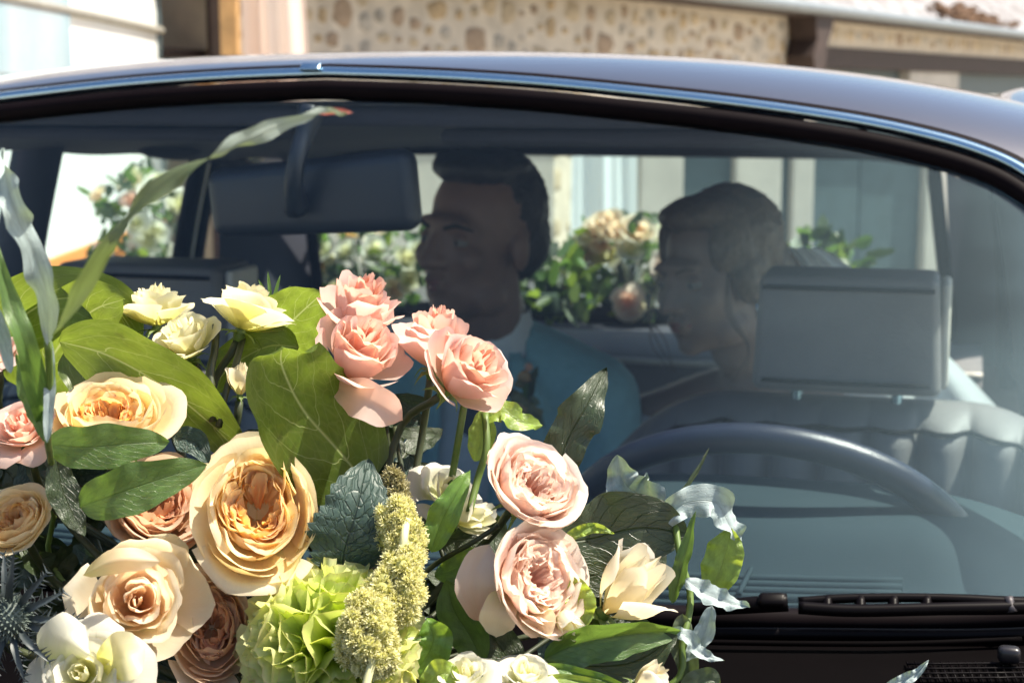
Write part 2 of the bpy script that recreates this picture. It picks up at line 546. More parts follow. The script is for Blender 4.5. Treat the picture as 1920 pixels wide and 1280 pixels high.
# px 1490 on the wall is s of the big opening
def s_of(px):
    k = (px - 960) / FPX
    return (k * W0.y - W0.x) / (WD.x - k * WD.y)
SO = s_of(1492)
wpart('wall', -0.80, SO - 0.02, ZB, ZE, -0.25, 0.5, M['mortar'])
wpart('wall', -8, -1.42, ZB, ZE, -0.25, 0.5, M['mortar'])
wpart('wall', SO - 0.02, 40, 1.80, ZE, -0.25, 0.5, M['mortar'])
wpart('lintel', SO - 0.1, 40, 1.58, 1.80, -0.18, 0.4, M['dark_wood'])
rs = random.Random(5)
stone_count = 0
def stone_mesh(nm, s, z, wd, ht, k, parent):
    n = 9
    V, Fc = [], []
    ph = [rs.uniform(0.72, 1.10) for _ in range(n)]
    for ring, (sc, o) in enumerate(((1.0, -0.004), (0.88, 0.006), (0.55, 0.009))):
        for i in range(n):
            a = 2 * math.pi * i / n
            ca, sa = math.cos(a), math.sin(a)
            e = 0.72
            x = math.copysign(abs(ca) ** e, ca) * wd / 2 * ph[i] * sc
            y = math.copysign(abs(sa) ** e, sa) * ht / 2 * ph[(i * 2) % n] * sc
            V.append(WP(s + x, z + y, o + rs.uniform(-0.003, 0.003)))
    V.append(WP(s, z, 0.010))
    for r in range(2):
        for i in range(n):
            j = (i + 1) % n
            Fc.append((r * n + i, r * n + j, (r + 1) * n + j, (r + 1) * n + i))
    for i in range(n):
        Fc.append((2 * n + i, 2 * n + (i + 1) % n, 3 * n))
    return V, Fc
rest_v, rest_f = [], []
placed = {}
def free(s, z, a, b):
    for i in range(int((s - 0.5) // 0.3), int((s + 0.5) // 0.3) + 1):
        for (s2, z2, a2, b2) in placed.get(i, ()):
            if abs(s - s2) < (a + a2) * 0.5 + 0.016 and abs(z - z2) < (b + b2) * 0.5 + 0.014:
                k = (abs(s - s2) / ((a + a2) * 0.5 + 0.016)) ** 2 + (abs(z - z2) / ((b + b2) * 0.5 + 0.014)) ** 2
                if k < 1.25: return False
    return True
cand = []
for (s0, s1, z0, z1, tries) in ((-0.74, SO - 0.15, 1.36, ZE - 0.04, 9000), (SO - 0.1, 24, 1.86, ZE - 0.04, 3500), (-0.74, SO - 0.15, ZB, 1.36, 5000)):
    for t_ in range(tries):
        big = 1.0 - 0.75 * min(1, t_ / (tries * 0.7))
        a_ = rs.uniform(0.07, 0.11) + 0.24 * big * rs.random()
        b_ = min(a_ * rs.uniform(0.45, 1.1), 0.20)
        s_, z_ = rs.uniform(s0 + a_ / 2, s1 - a_ / 2), rs.uniform(z0 + b_ / 2, z1 - b_ / 2)
        if free(s_, z_, a_, b_):
            placed.setdefault(int(s_ // 0.3), []).append((s_, z_, a_, b_))
            cand.append((s_, z_, a_, b_))
cand.sort(key=lambda q: -(q[2] * q[3] / (9.5 + q[0] * 0.86) ** 2 if q[1] > 1.38 and q[0] > -0.3 else 0))
for i_, (s_, z_, a_, b_) in enumerate(cand):
    V, Fc = stone_mesh('stone', s_, z_, a_, b_, 0, bld)
    if i_ < 298:
        mesh_obj('stone', V, Fc, rs.choice(STONES), bld)
    else:
        b = len(rest_v)
        rest_v += V
        rest_f += [tuple(i + b for i in f) for f in Fc]
tag(mesh_obj('stones', rest_v, rest_f, STONES[1], bld), kind='stuff')
# doorway at the left: dark room with shelf and box
wpart('wall', -1.42, -0.80, 2.0, ZE, -0.25, 0.5, M['mortar'])
bm = rbox(WP(-1.1, 0.35, -1.2), (1.5, 0.06, 3.4), WAX, 0)
bm_obj('back_wall', bm, M['dark_wood'], bld, smooth=False)
wpart('door_frame', -0.88, -0.80, ZB, 2.0, 0.0, 0.14, M['dark_wood'])
# piers, doors and pale shutters of the open front
def span(px0, px1):
    return s_of(px0), s_of(px1)
for px0, px1, mt, nm, o in ((1492, 1560, 'teal_paint', 'door_panel', -0.22), (1560, 1700, 'teal_paint', 'door_panel', -0.25), (1700, 1790, 'lime', 'pier', -0.12),
                        (1790, 2020, 'teal_paint', 'door_panel', -0.24)):
    a, b = span(px0, px1)
    wpart(nm, a, b, ZB, 1.58, o, 0.2, M[mt])
# a lower lean-to front of lime piers and teal boards nearer the car, seen through the rear glass
LD = Vector((0.93, 0.37, 0)).normalized()
LN = Vector((0.37, -0.93, 0)).normalized()
L0 = Vector((0.30, 8.9, 0))
LAX = (LD, LN, Vector((0, 0, 1)))
lean = thing('lean_to_front', L0 + Vector((0, 0, -1.2)), 'low lean-to front of pale piers and teal boarding behind the rear window', 'wall')
def ls(px):
    k = (px - 960) / FPX
    return (k * L0.y - L0.x) / (LD.x - k * LD.y)
def lpart(nm, px0, px1, z0, z1, o, t, mat):
    a, b = ls(px0), ls(px1)
    c = L0 + LD * (a + b) / 2 + LN * o + Vector((0, 0, (z0 + z1) / 2))
    return bm_obj(nm, rbox(c, (b - a, t, z1 - z0), LAX, 0.012, 2), M[mat], lean, smooth=False)
ZT = 1.26
for px0, px1, mt, nm, o in ((1184, 1266, 'lime', 'pier', 0.03), (1266, 1362, 'teal_paint', 'board', -0.02), (1362, 1448, 'lime', 'pier', 0.03), (1448, 1468, 'teal_paint', 'board', -0.02),
                            (1468, 1508, 'lime', 'pier', 0.03), (1508, 1600, 'teal_paint', 'board', -0.02), (1602, 1716, 'teal_paint', 'board', -0.03), (1716, 1822, 'lime', 'pier', 0.03), (1822, 2100, 'teal_paint', 'board', -0.02)):
    lpart(nm, px0, px1, -1.2, ZT, o, 0.14, mt)
lpart('wall', 560, 1030, -1.2, ZT, 0.0, 0.16, 'lime')
lpart('coping', 555, 2110, ZT, ZT + 0.06, 0.0, 0.26, 'lime')
# pale cloth hung on the front
def cloth(name, a, b, z0, z1, o, label, cat, mat, L, flare=0.25, folds=9, amp=0.03, seed=0):
    r = random.Random(seed)
    ph = [r.uniform(0, 6.28) for _ in range(4)]
    def fn(u, v):
        wv = 1 - flare * (1 - v) * 0.6
        x = a + (b - a) * (0.5 + (u - 0.5) * (0.75 + 0.5 * flare * (1 - v)))
        off = amp * (math.sin(u * folds * 2.1 + ph[0] + v) + 0.6 * math.sin(u * folds * 4.3 + ph[1] + 1.5 * v))
        return L(x, z0 + (z1 - z0) * v, o + off)
    V, Fc, U = grid(fn, 60, 14)
    ob = mesh_obj(name, V, Fc, mat, None, loc=L((a + b) / 2, z0, o), uvs=U)
    return tag(ob, label, cat)
M['white_cloth'] = petal_mat('white_cloth', (0.72, 0.78, 0.8), (0.74, 0.80, 0.82), (0.76, 0.82, 0.84), trans=0.3, rnd=0, vein=0)
cloth('hanging_cloth', ls(1025), ls(1180), -0.6, 1.25, 0.2, 'pale blue white cloth hanging behind the rear window', 'cloth', M['white_cloth'],
      lambda s, z, o: L0 + LD * s + LN * o + Vector((0, 0, z)), flare=0.2, folds=5, amp=0.02, seed=3)

# eave, gutter, roof
def rfn(u, v):
    s = -9 + 49 * u
    d = v * 5.5
    n = noise.noise(Vector((s * 1.3, d * 2.2, 0))) * 0.06 + noise.noise(Vector((s * 5, d * 6, 3))) * 0.03
    return WP(s, ZE + 0.10 + d * 0.72 + n * (0.3 + v), 0.30 - d)
V, Fc, U = grid(rfn, 300, 36)
roof = mesh_obj('roof', V, Fc, M['slate_lichen'], bld, uvs=U)
wpart('eave_board', -9, 40, ZE - 0.01, ZE + 0.055, 0.12, 0.36, M['dark_wood'])
V, Fc = tube([WP(-9, ZE + 0.065, 0.33), WP(16, ZE + 0.06, 0.33), WP(40, ZE + 0.055, 0.33)], 0.055, 40, 10)
mesh_obj('gutter', V, Fc, M['zinc'], bld)
# clump of dry moss on the roof edge
bm = bmesh.new()
sm = s_of(1790)
for i in range(110):
    d_ = abs(rs.gauss(0, 0.16))
    mm = Matrix.Translation(WP(sm + rs.gauss(0, 0.8), ZE + 0.12 + d_ * 0.72, 0.28 - d_)) @ Matrix.Diagonal((rs.uniform(0.05, 0.14), rs.uniform(0.05, 0.12), 0.035, 1))
    bmesh.ops.create_icosphere(bm, subdivisions=1, radius=1, matrix=mm)
for v in bm.verts:
    v.co += Vector((rs.uniform(-1, 1), rs.uniform(-1, 1), rs.uniform(-1, 1))) * 0.025
tag(bm_obj('moss', bm, M['moss'], roof), kind='stuff')
# carved corbel under the eave beside the opening
sc = s_of(1480)
prof = [(-0.22, 0.33), (0.30, 0.33), (0.26, 0.20), (0.14, 0.06), (0.10, -0.10), (0.03, -0.35), (-0.12, -0.35), (-0.26, -0.06), (-0.16, 0.10)]
bm = bmesh.new()
vs = [bm.verts.new(WP(sc + x, ZE - 0.33 + y, 0.02)) for x, y in prof]
f = bm.faces.new(vs)
r_ = bmesh.ops.extrude_face_region(bm, geom=[f])
bmesh.ops.translate(bm, verts=[e for e in r_['geom'] if isinstance(e, bmesh.types.BMVert)], vec=WN * 0.28)
bmesh.ops.recalc_face_normals(bm, faces=bm.faces[:])
bm_obj('corbel', bm, M['dark_wood'], bld, smooth=False)

# wooden post and pink drape beside the doorway
pp = at(432, 60, 7.9)
post = bm_obj('wooden_post', rbox((pp.x, pp.y, 0.55), (0.085, 0.10, 2.9), None, 0.006, 2), M['pine'], loc=Vector((pp.x, pp.y, -0.9)), smooth=False)
tag(post, 'squared yellow pine post beside the pink drape', 'post')
sp_ = bm_obj('dark_post', rbox((pp.x - 0.085, pp.y + 0.1, 0.55), (0.05, 0.06, 2.9), None, 0.004, 2), M['dark_wood'], loc=Vector((pp.x - 0.085, pp.y + 0.1, -0.9)), smooth=False)
tag(sp_, 'thin dark post left of the yellow pine post', 'post')
dp = at(512, 60, 7.8)
cloth('pink_drape', -0.19, 0.19, -0.75, 2.15, 0.0, 'pale pink drape hanging in folds beside the pine post', 'drape', M['drape'],
      lambda s, z, o: Vector((dp.x + s + 0.05 * (1 - (z + 0.75) / 2.9), dp.y - o, z)), flare=0.5, folds=4.0, amp=0.035, seed=8)
bx = at(373, 75, 8.9)
tag(bm_obj('storage_box', rbox(bx, (0.17, 0.16, 0.11), WAX, 0.006, 2), M['card'], loc=bx - Vector((0, 0, 0.055)), smooth=False), 'cream box on the dark shelf in the doorway', 'box')
sh = bx - Vector((0, 0, 0.08))
bm_obj('shelf', rbox(sh, (0.9, 0.3, 0.04), WAX, 0.004), M['dark_wood'], bld, smooth=False)
jr = at(380, 42, 8.9)
V, Fc = tube([jr - Vector((0, 0, 0.045)), jr, jr + Vector((0, 0, 0.03)), jr + Vector((0, 0, 0.06))], [0.045, 0.05, 0.04, 0.022], 8, 12)
tag(mesh_obj('jar', V, Fc, M['zinc'], loc=jr - Vector((0, 0, 0.045))), 'small grey jar standing on the cream box', 'jar')

# ------------------------------------------------------------------ white van on the left (its side faces the sun)
VX = -1.76
van = thing('white_van', Vector((VX - 0.9, 6.2, -0.1)), 'white van parked left of the stone outbuilding', 'van')
bm = rbox((VX - 0.9, 6.15, 1.35), (1.8, 3.9, 2.1), None, 0.03, 3)
bm_obj('body', bm, M['van_white'], van, smooth=False)
bm_obj('sill_stripe', rbox((VX - 0.02, 6.15, 0.60), (0.06, 3.86, 0.24), None, 0.01), M['van_orange'], van, smooth=False)
bm_obj('skirt', rbox((VX - 0.08, 6.15, 0.24), (0.10, 3.8, 0.45), None, 0.01), M['rubber'], van, smooth=False)
def van_pt(px, py):
    a = at(px, py, 1.0) - CAM
    return CAM + a * (VX / a.x)
a0, a1 = van_pt(-200, -20), van_pt(128, 120)
yw0, yw1 = a0.y, a1.y
pane = bm_obj('window', rbox((VX + 0.004, (yw0 + yw1) / 2, 1.62), (0.03, yw1 - yw0, 0.44), None, 0.012), M['van_glass'], van, smooth=False)
bm_obj('window_seal', rbox((VX, (yw0 + yw1) / 2, 1.62), (0.02, yw1 - yw0 + 0.06, 0.50), None, 0.008), M['van_white'], pane, smooth=False)
b0, b1 = van_pt(20, -4), van_pt(298, 58)
V, Fc = tube([b0 + Vector((0.012, -1.2, 0.0)), b0.lerp(b1, 0.5) + Vector((0.012, 0, 0)), b1 + Vector((0.012, 0, 0))], 0.02, 10, 6)
mesh_obj('roof_rail', V, Fc, M['grey_rubber'], van)
bm_obj('corner_seal', rbox((VX + 0.005, 8.09, 1.30), (0.02, 0.04, 1.9), None, 0.005), M['teal_paint'], van, smooth=False)
for yy in (5.0, 7.4):
    wv = []
    V, Fc = tube([Vector((VX - 0.30, yy, 0.0 + gz(yy) * 0.5 + 0.1)), Vector((VX - 0.05, yy, 0.1 + gz(yy) * 0.5))], [0.3, 0.3], 4, 20)
    mesh_obj('wheel', V, Fc, M['rubber'], van)

# ------------------------------------------------------------------ the car
car = thing('vintage_car', C(0, 0.6, 0), 'maroon vintage saloon car seen through its windscreen', 'car')
ZH = 1.365
SLOPE = 1.22
def ws(px, py):
    """sight line onto the bowed windscreen surface"""
    a = at(px, py, 1.0) - CAM
    lo, hi = 0.5, 3.0
    def g(t):
        u, v, z = toC(CAM + a * t)
        return v - (0.17 * u * u + SLOPE * (z - ZH))
    for _ in range(60):
        m = (lo + hi) / 2
        if g(lo) * g(m) <= 0: hi = m
        else: lo = m
    return toC(CAM + a * ((lo + hi) / 2))
trace = [(620, 163), (800, 170), (1000, 183), (1200, 203), (1400, 226), (1600, 256), (1740, 286), (1830, 313), (1900, 345), (1965, 395), (2015, 470), (2075, 700), (2125, 960), (2140, 1060), (2110, 1120), (2020, 1158), (1900, 1172), (1500, 1178)]
half = [ws(*t) for t in trace]
base_z = half[-1][2]
half[0] = (0.0, half[0][1], half[0][2])
half.append((0.0, SLOPE * (base_z - ZH) , base_z))
def wsurf(u, z, off=0.0):
    """point on the windscreen surface, off = outward along its normal"""
    n = Vector((0, 0, 0)) + (-AX) * (1 / math.hypot(1, SLOPE)) + Vector((0, 0, SLOPE / math.hypot(1, SLOPE)))
    return C(u, 0.17 * u * u + SLOPE * (z - ZH), z) + n * off
ring2 = catmull([Vector((h[0], 0, h[2])) for h in half], 90)
loop = [(p.x, p.z) for p in ring2] + [(-p.x, p.z) for p in ring2[-2:0:-1]]
cu, cz = 0.0, sum(z for _, z in loop) / len(loop)
def offset_loop(off_in):
    """scale the outline inwards by about off_in metres"""
    out = []
    n = len(loop)
    for i in range(n):
        (ax, az), (bx_, bz) = loop[i - 1], loop[(i + 1) % n]
        tx, tz = bx_ - ax, bz - az
        l = math.hypot(tx, tz) or 1
        nx, nz = tz / l, -tx / l           # loop runs clockwise: inward
        if nx * (cu - loop[i][0]) + nz * (cz - loop[i][1]) < 0:
            nx, nz = -nx, -nz
        out.append((loop[i][0] + nx * off_in, loop[i][1] + nz * off_in * 0.75))
    return out
def ring_part(name, offs, mat, parent, zmin=-9):
    """closed moulding along the windscreen outline; offs = list of (inset, lift)"""
    V, Fc = [], []
    n = len(loop)
    for ins, lift in offs:
        for (u, z) in offset_loop(ins):
            V.append(wsurf(u, z, lift))
    k = len(offs)
    for a in range(k):
        b = (a + 1) % k
        for i in range(n):
            j = (i + 1) % n
            if min(loop[i][1], loop[j][1]) > zmin:
                Fc.append((a * n + i, a * n + j, b * n + j, b * n + i))
    return mesh_obj(name, V, Fc, mat, parent)
# glass
inner = offset_loop(0.012)
V = [wsurf(0, cz, 0.0)]
U = [(0.5, 0.5)]
Fc = []
nL = len(inner)
RINGS = 10
for k in range(1, RINGS + 1):
    f = k / RINGS
    for (u, z) in inner:
        V.append(wsurf(u * f, cz + (z - cz) * f))
        U.append((0.5 + u * f / 1.6, (z - base_z) / 0.45))
for i in range(nL):
    Fc.append((0, 1 + i, 1 + (i + 1) % nL))
for k in range(RINGS - 1):
    for i in range(nL):
        j = (i + 1) % nL
        Fc.append((1 + k * nL + i, 1 + (k + 1) * nL + i, 1 + (k + 1) * nL + j, 1 + k * nL + j))
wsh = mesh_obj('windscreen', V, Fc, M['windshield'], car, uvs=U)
ring_part('rubber_seal', [(0.013, 0.001), (0.011, 0.008), (0.004, 0.012), (-0.004, 0.006), (0.0, -0.012), (0.012, -0.006)], M['seal'], wsh)
ring_part('chrome_trim', [(-0.0055, 0.006), (-0.006, 0.0125), (-0.010, 0.0155), (-0.0145, 0.0135), (-0.0155, 0.006), (-0.011, 0.001)], M['chrome'], wsh, base_z + 0.03)
ring_part('gap_seal', [(-0.0145, 0.010), (-0.0225, 0.010), (-0.0225, 0.000), (-0.0145, 0.0)], M['seal'], wsh, base_z + 0.03)
# trim joint clip
cp = ws(590, 152)
bm_obj('trim_clip', rbox(wsurf(cp[0], cp[2], 0.0185), (0.022, 0.011, 0.004), (RX, (AX * SLOPE + Vector((0, 0, 1))).normalized(), ((-AX) + Vector((0, 0, SLOPE))).normalized()), 0.0012), M['chrome'], wsh)

# roof skin: lofted from just outside the trim back over the cabin
top = [(u, z) for (u, z) in offset_loop(-0.0215)]
n = len(top)
# keep the upper run of the outline, left to right
topL = sorted([(u, z) for (u, z) in top if z > ZH - 0.115], key=lambda q: q[0])
def roof_z(u, v):
    return 1.399 - 0.060 * (abs(u) / 0.70) ** 2.6 - 0.055 * max(0, (v - 0.75) / 0.9) ** 2
V, Fc = [], []
ws_ = [0, 0.012, 0.03, 0.06, 0.10, 0.16, 0.24, 0.36, 0.55, 0.8, 1.05, 1.3]
for w_ in ws_:
    for (u, z) in topL:
        v0 = 0.17 * u * u + SLOPE * (z - ZH)
        b = 1 - math.exp(-w_ / 0.085)
        vv = v0 + w_
        uu = u * (1 + 0.03 * b)
        zz = (z + 0.004) * (1 - b) + roof_z(u, vv) * b
        V.append(C(uu, vv, zz))
m_ = len(topL)
for k in range(len(ws_) - 1):
    for i in range(m_ - 1):
        Fc.append((k * m_ + i, k * m_ + i + 1, (k + 1) * m_ + i + 1, (k + 1) * m_ + i))
mesh_obj('roof', V, Fc, M['paint'], car)
ue = topL[-1][0]
# headliner under the roof
def hl(u, v):
    uu = (u - 0.5) * 1.46
    vv = 0.0 + v * 1.48
    z = 1.337 - 0.05 * abs(uu / 0.72) ** 3 - 0.02 * abs(uu/0.72) ** 2 * (1 - v) - 0.02 * v - 0.080 * v ** 2.2
    return C(uu, vv + 0.10 * uu * uu * (1 - v), z + 0.003 * math.sin(v * 22))
V, Fc, U = grid(hl, 24, 30)
mesh_obj('headliner', V, Fc, M['headliner'], car)
# front header rail, inside
bm_obj('header_rail', rbox(C(0, 0.035, 1.322), (1.0, 0.05, 0.022), CARAX, 0.01), M['headliner'], car)
for sgn in (-1, 1):
    # pillars and roof rails (outer paint, inner lining)
    for nm, pts, r in (('windscreen_pillar', [C(sgn * 0.84, -0.36, 0.96), C(sgn * 0.828, -0.20, 1.105), C(sgn * 0.80, -0.075, 1.215), C(sgn * 0.75, 0.03, 1.275)], [0.030, 0.026, 0.026, 0.024]),
                       ('roof_rail', [C(sgn * 0.75, 0.03, 1.275), C(sgn * 0.735, 0.5, 1.318), C(sgn * 0.725, 0.95, 1.30), C(sgn * 0.69, 1.4, 1.225)], [0.024, 0.034, 0.036, 0.04])):
        V, Fc = tube(pts, r, 14, 10)
        mesh_obj(nm, V, Fc, M['paint'], car)
    V, Fc = tube([C(sgn * 0.80, 0.585, 0.86), C(sgn * 0.765, 0.60, 1.1), C(sgn * 0.725, 0.63, 1.32)], 0.04, 10, 10)
    mesh_obj('door_pillar', V, Fc, M['headliner'], car)
    # rear pillar lining
    def cp_(u, v, sgn=sgn):
        t = v
        vv = 1.24 + 0.33 * u + 0.06 * (1 - t)
        uu = sgn * (0.755 - 0.085 * u - 0.03 * t)
        return C(uu, vv, 0.86 + 0.42 * t)
    V, Fc, U = grid(cp_, 10, 10)
    mesh_obj('rear_pillar', V, Fc, M['headliner'], car)
    # pale door-frame bar in front of the rear pillar
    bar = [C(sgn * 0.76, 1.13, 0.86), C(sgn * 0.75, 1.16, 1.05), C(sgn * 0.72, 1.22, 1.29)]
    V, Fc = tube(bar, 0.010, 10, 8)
    fr_ = mesh_obj('window_frame', V, Fc, M['sunlit_trim'], car)
    for dv in (-0.03, 0.03):
        V, Fc = tube([p_ + AX * dv for p_ in bar], 0.018, 10, 8)
        mesh_obj('window_rubber', V, Fc, M['seal'], fr_)
    # doors with inner lining, window glass
    def dr(u, v, sgn=sgn):
        vv = -0.45 + 1.75 * u
        zz = 0.35 + 0.55 * v
        return C(sgn * (0.86 - 0.06 * v ** 2), vv, zz)
    V, Fc, U = grid(dr, 12, 8)
    d_ = mesh_obj('door', V, Fc, M['leather'], car)
    V, Fc = tube([C(sgn * 0.805, -0.40, 0.905), C(sgn * 0.81, 0.4, 0.905), C(sgn * 0.77, 1.16, 0.905)], 0.018, 16, 8)
    mesh_obj('window_sill', V, Fc, M['seal'], d_)
    for v0, v1 in ((-0.28, 0.57), (0.63, 1.14)):
        def wn(u, v, v0=v0, v1=v1, sgn=sgn):
            vv = v0 + (v1 - v0) * u + (0.34 * v * (1 - u) if v0 < 0 else 0.05 * v)
            return C(sgn * (0.808 - 0.075 * v), vv, 0.91 + 0.385 * v)
        V, Fc, U = grid(wn, 6, 6)
        mesh_obj('side_window', V, Fc, M['window'], d_)
    # outer door skin, wing and sills
    def skin(u, v, sgn=sgn):
        vv = -1.75 + 4.15 * u
        zz = 0.30 + 0.585 * v
        bul = math.sin(v * math.pi * 0.85) * 0.05
        return C(sgn * (0.865 + bul - 0.02 * (2 * u - 1) ** 4), vv, zz)
    V, Fc, U = grid(skin, 26, 10)
    mesh_obj('side_panel', V, Fc, M['paint'], car)
# grab handle on the passenger side roof rail
V, Fc = tube([C(-0.70, 0.84, 1.275), C(-0.68, 0.88, 1.248), C(-0.68, 1.04, 1.236), C(-0.695, 1.10, 1.258)], 0.011, 14, 8)
mesh_obj('grab_handle', V, Fc, M['headliner'], car)
# rear window with frame
def rw(u, v, ins=0.0):
    uu = (u - 0.5) * (1.34 - 0.10 * v - 2 * ins)
    return C(uu, 1.70 - 0.22 * v - 0.04 * (uu / 0.5) ** 2, 0.86 + ins + (0.375 - 2 * ins) * v)
V, Fc, U = grid(rw, 20, 8)
rwin = mesh_obj('rear_window', V, Fc, M['window'], car)
edge = [rw(k / 20, 0) for k in range(21)] + [rw(1, k / 8) for k in range(1, 9)] + [rw(1 - k / 20, 1) for k in range(1, 21)] + [rw(0, 1 - k / 8) for k in range(1, 8)]
V, Fc = tube(edge, 0.014, closed=True, sides=8)
mesh_obj('window_rubber', V, Fc, M['seal'], rwin)
# roof rear end / rear header
def rh(u, v):
    uu = (u - 0.5) * 1.40
    return C(uu, 1.42 + 0.08 * v - 0.04 * (uu / 0.5) ** 2, 1.262 + 0.0 - 0.03 * v)
V, Fc, U = grid(rh, 14, 4)
mesh_obj('rear_header', V, Fc, M['headliner'], car)
# parcel shelf and boot lid
bm_obj('parcel_shelf', rbox(C(0, 1.48, 0.845), (1.44, 0.44, 0.03), CARAX, 0.008), M['headliner'], car)
def boot(u, v):
    uu = (u - 0.5) * 1.72
    vv = 1.70 + 0.85 * v
    return C(uu, vv, 0.895 - 0.025 * v - 0.05 * abs(uu / 0.86) ** 4 - 0.3 * max(0, (v - 0.9) / 0.1) ** 2)
V, Fc, U = grid(boot, 24, 20)
mesh_obj('boot_lid', V, Fc, M['paint'], car)
# bonnet, cowl
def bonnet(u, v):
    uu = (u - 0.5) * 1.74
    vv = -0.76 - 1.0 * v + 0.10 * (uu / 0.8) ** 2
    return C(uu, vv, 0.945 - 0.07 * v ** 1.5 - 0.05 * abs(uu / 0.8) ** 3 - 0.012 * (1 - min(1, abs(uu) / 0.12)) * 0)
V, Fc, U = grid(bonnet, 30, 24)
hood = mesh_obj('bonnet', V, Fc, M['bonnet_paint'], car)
def cowl(u, v):
    uu = (u - 0.5) * 1.74
    v0 = 0.17 * uu * uu + SLOPE * (base_z - ZH) + 0.02
    v1 = -0.77 + 0.10 * (uu / 0.8) ** 2
    vv = v0 + (v1 - v0) * v
    z = base_z - 0.004 - (base_z - 0.925) * (v ** 0.7) + 0.008 * math.sin(v * 9)
    return C(uu, vv, z)
V, Fc, U = grid(cowl, 40, 16)
cowl_o = mesh_obj('cowl_panel', V, Fc, M['cowl'], car)
# wheels under the car
for sgn in (-1, 1):
    for vv in (-1.15, 1.75):
        V, Fc = tube([C(sgn * 0.68, vv, 0.31), C(sgn * 0.85, vv, 0.31)], [0.31, 0.31], 4, 24)
        mesh_obj('wheel', V, Fc, M['rubber'], car)
bm_obj('floor_pan', rbox(C(0, 0.4, 0.26), (1.66, 3.6, 0.06), CARAX, 0.01), M['rubber'], car)

# ------------------------------------------------------------------ car interior
# mirror: housing seen from behind, with stalk
mc = at(588, 368, 1.76)
mr = (at(800, 352, 1.72) - at(380, 385, 1.80)).normalized()
mu = (Vector((0, 0, 1)) - mr * mr.z).normalized()
mn = mr.cross(mu)
mir = rbox(mc, (0.247, 0.034, 0.083), (mr, mn, mu), 0.032, 5)
for v_ in mir.verts:
    q = v_.co - mc
    x, z = q.dot(mr), q.dot(mu)
    v_.co -= mn * (0.010 * (1 - (x / 0.125) ** 2)) * (-1 if mn.y < 0 else 1) * 0.6
    v_.co += mu * (-0.004 * (x / 0.12)) * (1 if z < 0 else -0.6)
mo = bm_obj('rear_view_mirror', mir, M['mirror_back'], car)
stalk = [at(585, 205, 1.71), at(572, 250, 1.705), at(556, 300, 1.70), at(550, 350, 1.71), at(556, 392, 1.735)]
V, Fc = tube(stalk, [0.016, 0.011, 0.010, 0.011, 0.014], 16, 10)
mesh_obj('stalk', V, Fc, M['mirror_back'], mo)
# sun visors folded against the header
for sgn in (-1, 1):
    bm_obj('sun_visor', rbox(C(sgn * 0.33, 0.14, 1.300), (0.46, 0.15, 0.016), CARAX, 0.008, 3), M['headliner'], car)

# dashboard: padded top with an instrument hood in front of the driver
DU = 0.50
def dash_top(u, v):
    uu = (u - 0.5) * 1.54
    v0 = 0.17 * uu * uu + SLOPE * (base_z - ZH) + 0.035     # against the glass
    v1 = -0.04
    vv = v0 + (v1 - v0) * v
    z = base_z - 0.028 - 0.012 * v
    g = math.exp(-((abs(uu - DU) / 0.27) ** 4))
    h = 0.060 * g * (1 / (1 + math.exp(-(v - 0.42) * 22)))
    edge = max(0, (v - 0.93) / 0.07)
    return C(uu, vv, z + h - 0.03 * edge ** 2)
V, Fc, U = grid(dash_top, 120, 60)
dash = mesh_obj('dashboard', V, Fc, M['dash'], car)
def dash_face(u, v):
    uu = (u - 0.5) * 1.54
    g = math.exp(-((abs(uu - DU) / 0.27) ** 4))
    z1 = base_z - 0.07 + 0.060 * g
    return C(uu, -0.04 + 0.02 * v, z1 - (z1 - 0.62) * v)
V, Fc, U = grid(dash_face, 60, 10)
mesh_obj('dashboard_face', V, Fc, M['black_plastic'], dash)
# defroster vent: frame with individual slats along the foot of the glass
for (u0, u1) in ((0.10, 0.62), (-0.62, -0.10)):
    for k in range(5):
        pts = []
        for q in range(13):
            uu = u0 + (u1 - u0) * q / 12
            v0 = 0.17 * uu * uu + SLOPE * (base_z - ZH) + 0.125 + k * 0.018
            pts.append(C(uu, v0, base_z - 0.016))
        V, Fc = tube(pts, 0.0040, 24, 6)
        mesh_obj('vent_slat', V, Fc, M['dash'], dash)
    for q in (0.25, 0.5, 0.75):
        uu = u0 + (u1 - u0) * q
        v0 = 0.17 * uu * uu + SLOPE * (base_z - ZH) + 0.120
        V, Fc = tube([C(uu, v0, base_z - 0.0115), C(uu + 0.002, v0 + 0.085, base_z - 0.0115)], 0.0024, 4, 6)
        mesh_obj('vent_rib', V, Fc, M['dash'], dash)

# steering wheel
swc = at(1437, 1075, 1.60)
swn = (C(0, 0.86, 0) - C(0, 0, 0)).normalized() * 0.80 + Vector((0, 0, 0.60))     # faces the driver
swn.normalize()
swx = (RX - swn * RX.dot(swn)).normalized()
swy = swn.cross(swx)
if swy.z < 0: swy = -swy
sw = [swc + (swx * math.cos(a) + swy * math.sin(a)) * 0.205 for a in [2 * math.pi * k / 64 for k in range(64)]]
V, Fc = tube(sw, 0.0145, closed=True, sides=14)
wheel = mesh_obj('steering_wheel', V, Fc, M['navy_wheel'], car)
hub = rbox(swc - swn * 0.03, (0.15, 0.11, 0.05), (swx, swy, swn), 0.024, 4)
mesh_hub = bm_obj('hub_pad', hub, M['navy_wheel'], wheel)
for a in (0.12, math.pi - 0.12, -0.9, math.pi + 0.9):
    e = swc + (swx * math.cos(a) + swy * math.sin(a)) * 0.203
    V, Fc = tube([swc - swn * 0.03, swc.lerp(e, 0.6) - swn * 0.02, e], [0.020, 0.016, 0.012], 8, 8)
    mesh_obj('spoke', V, Fc, M['navy_wheel'], wheel)
V, Fc = tube([swc - swn * 0.04, swc - swn * 0.28], 0.035, 4, 12)
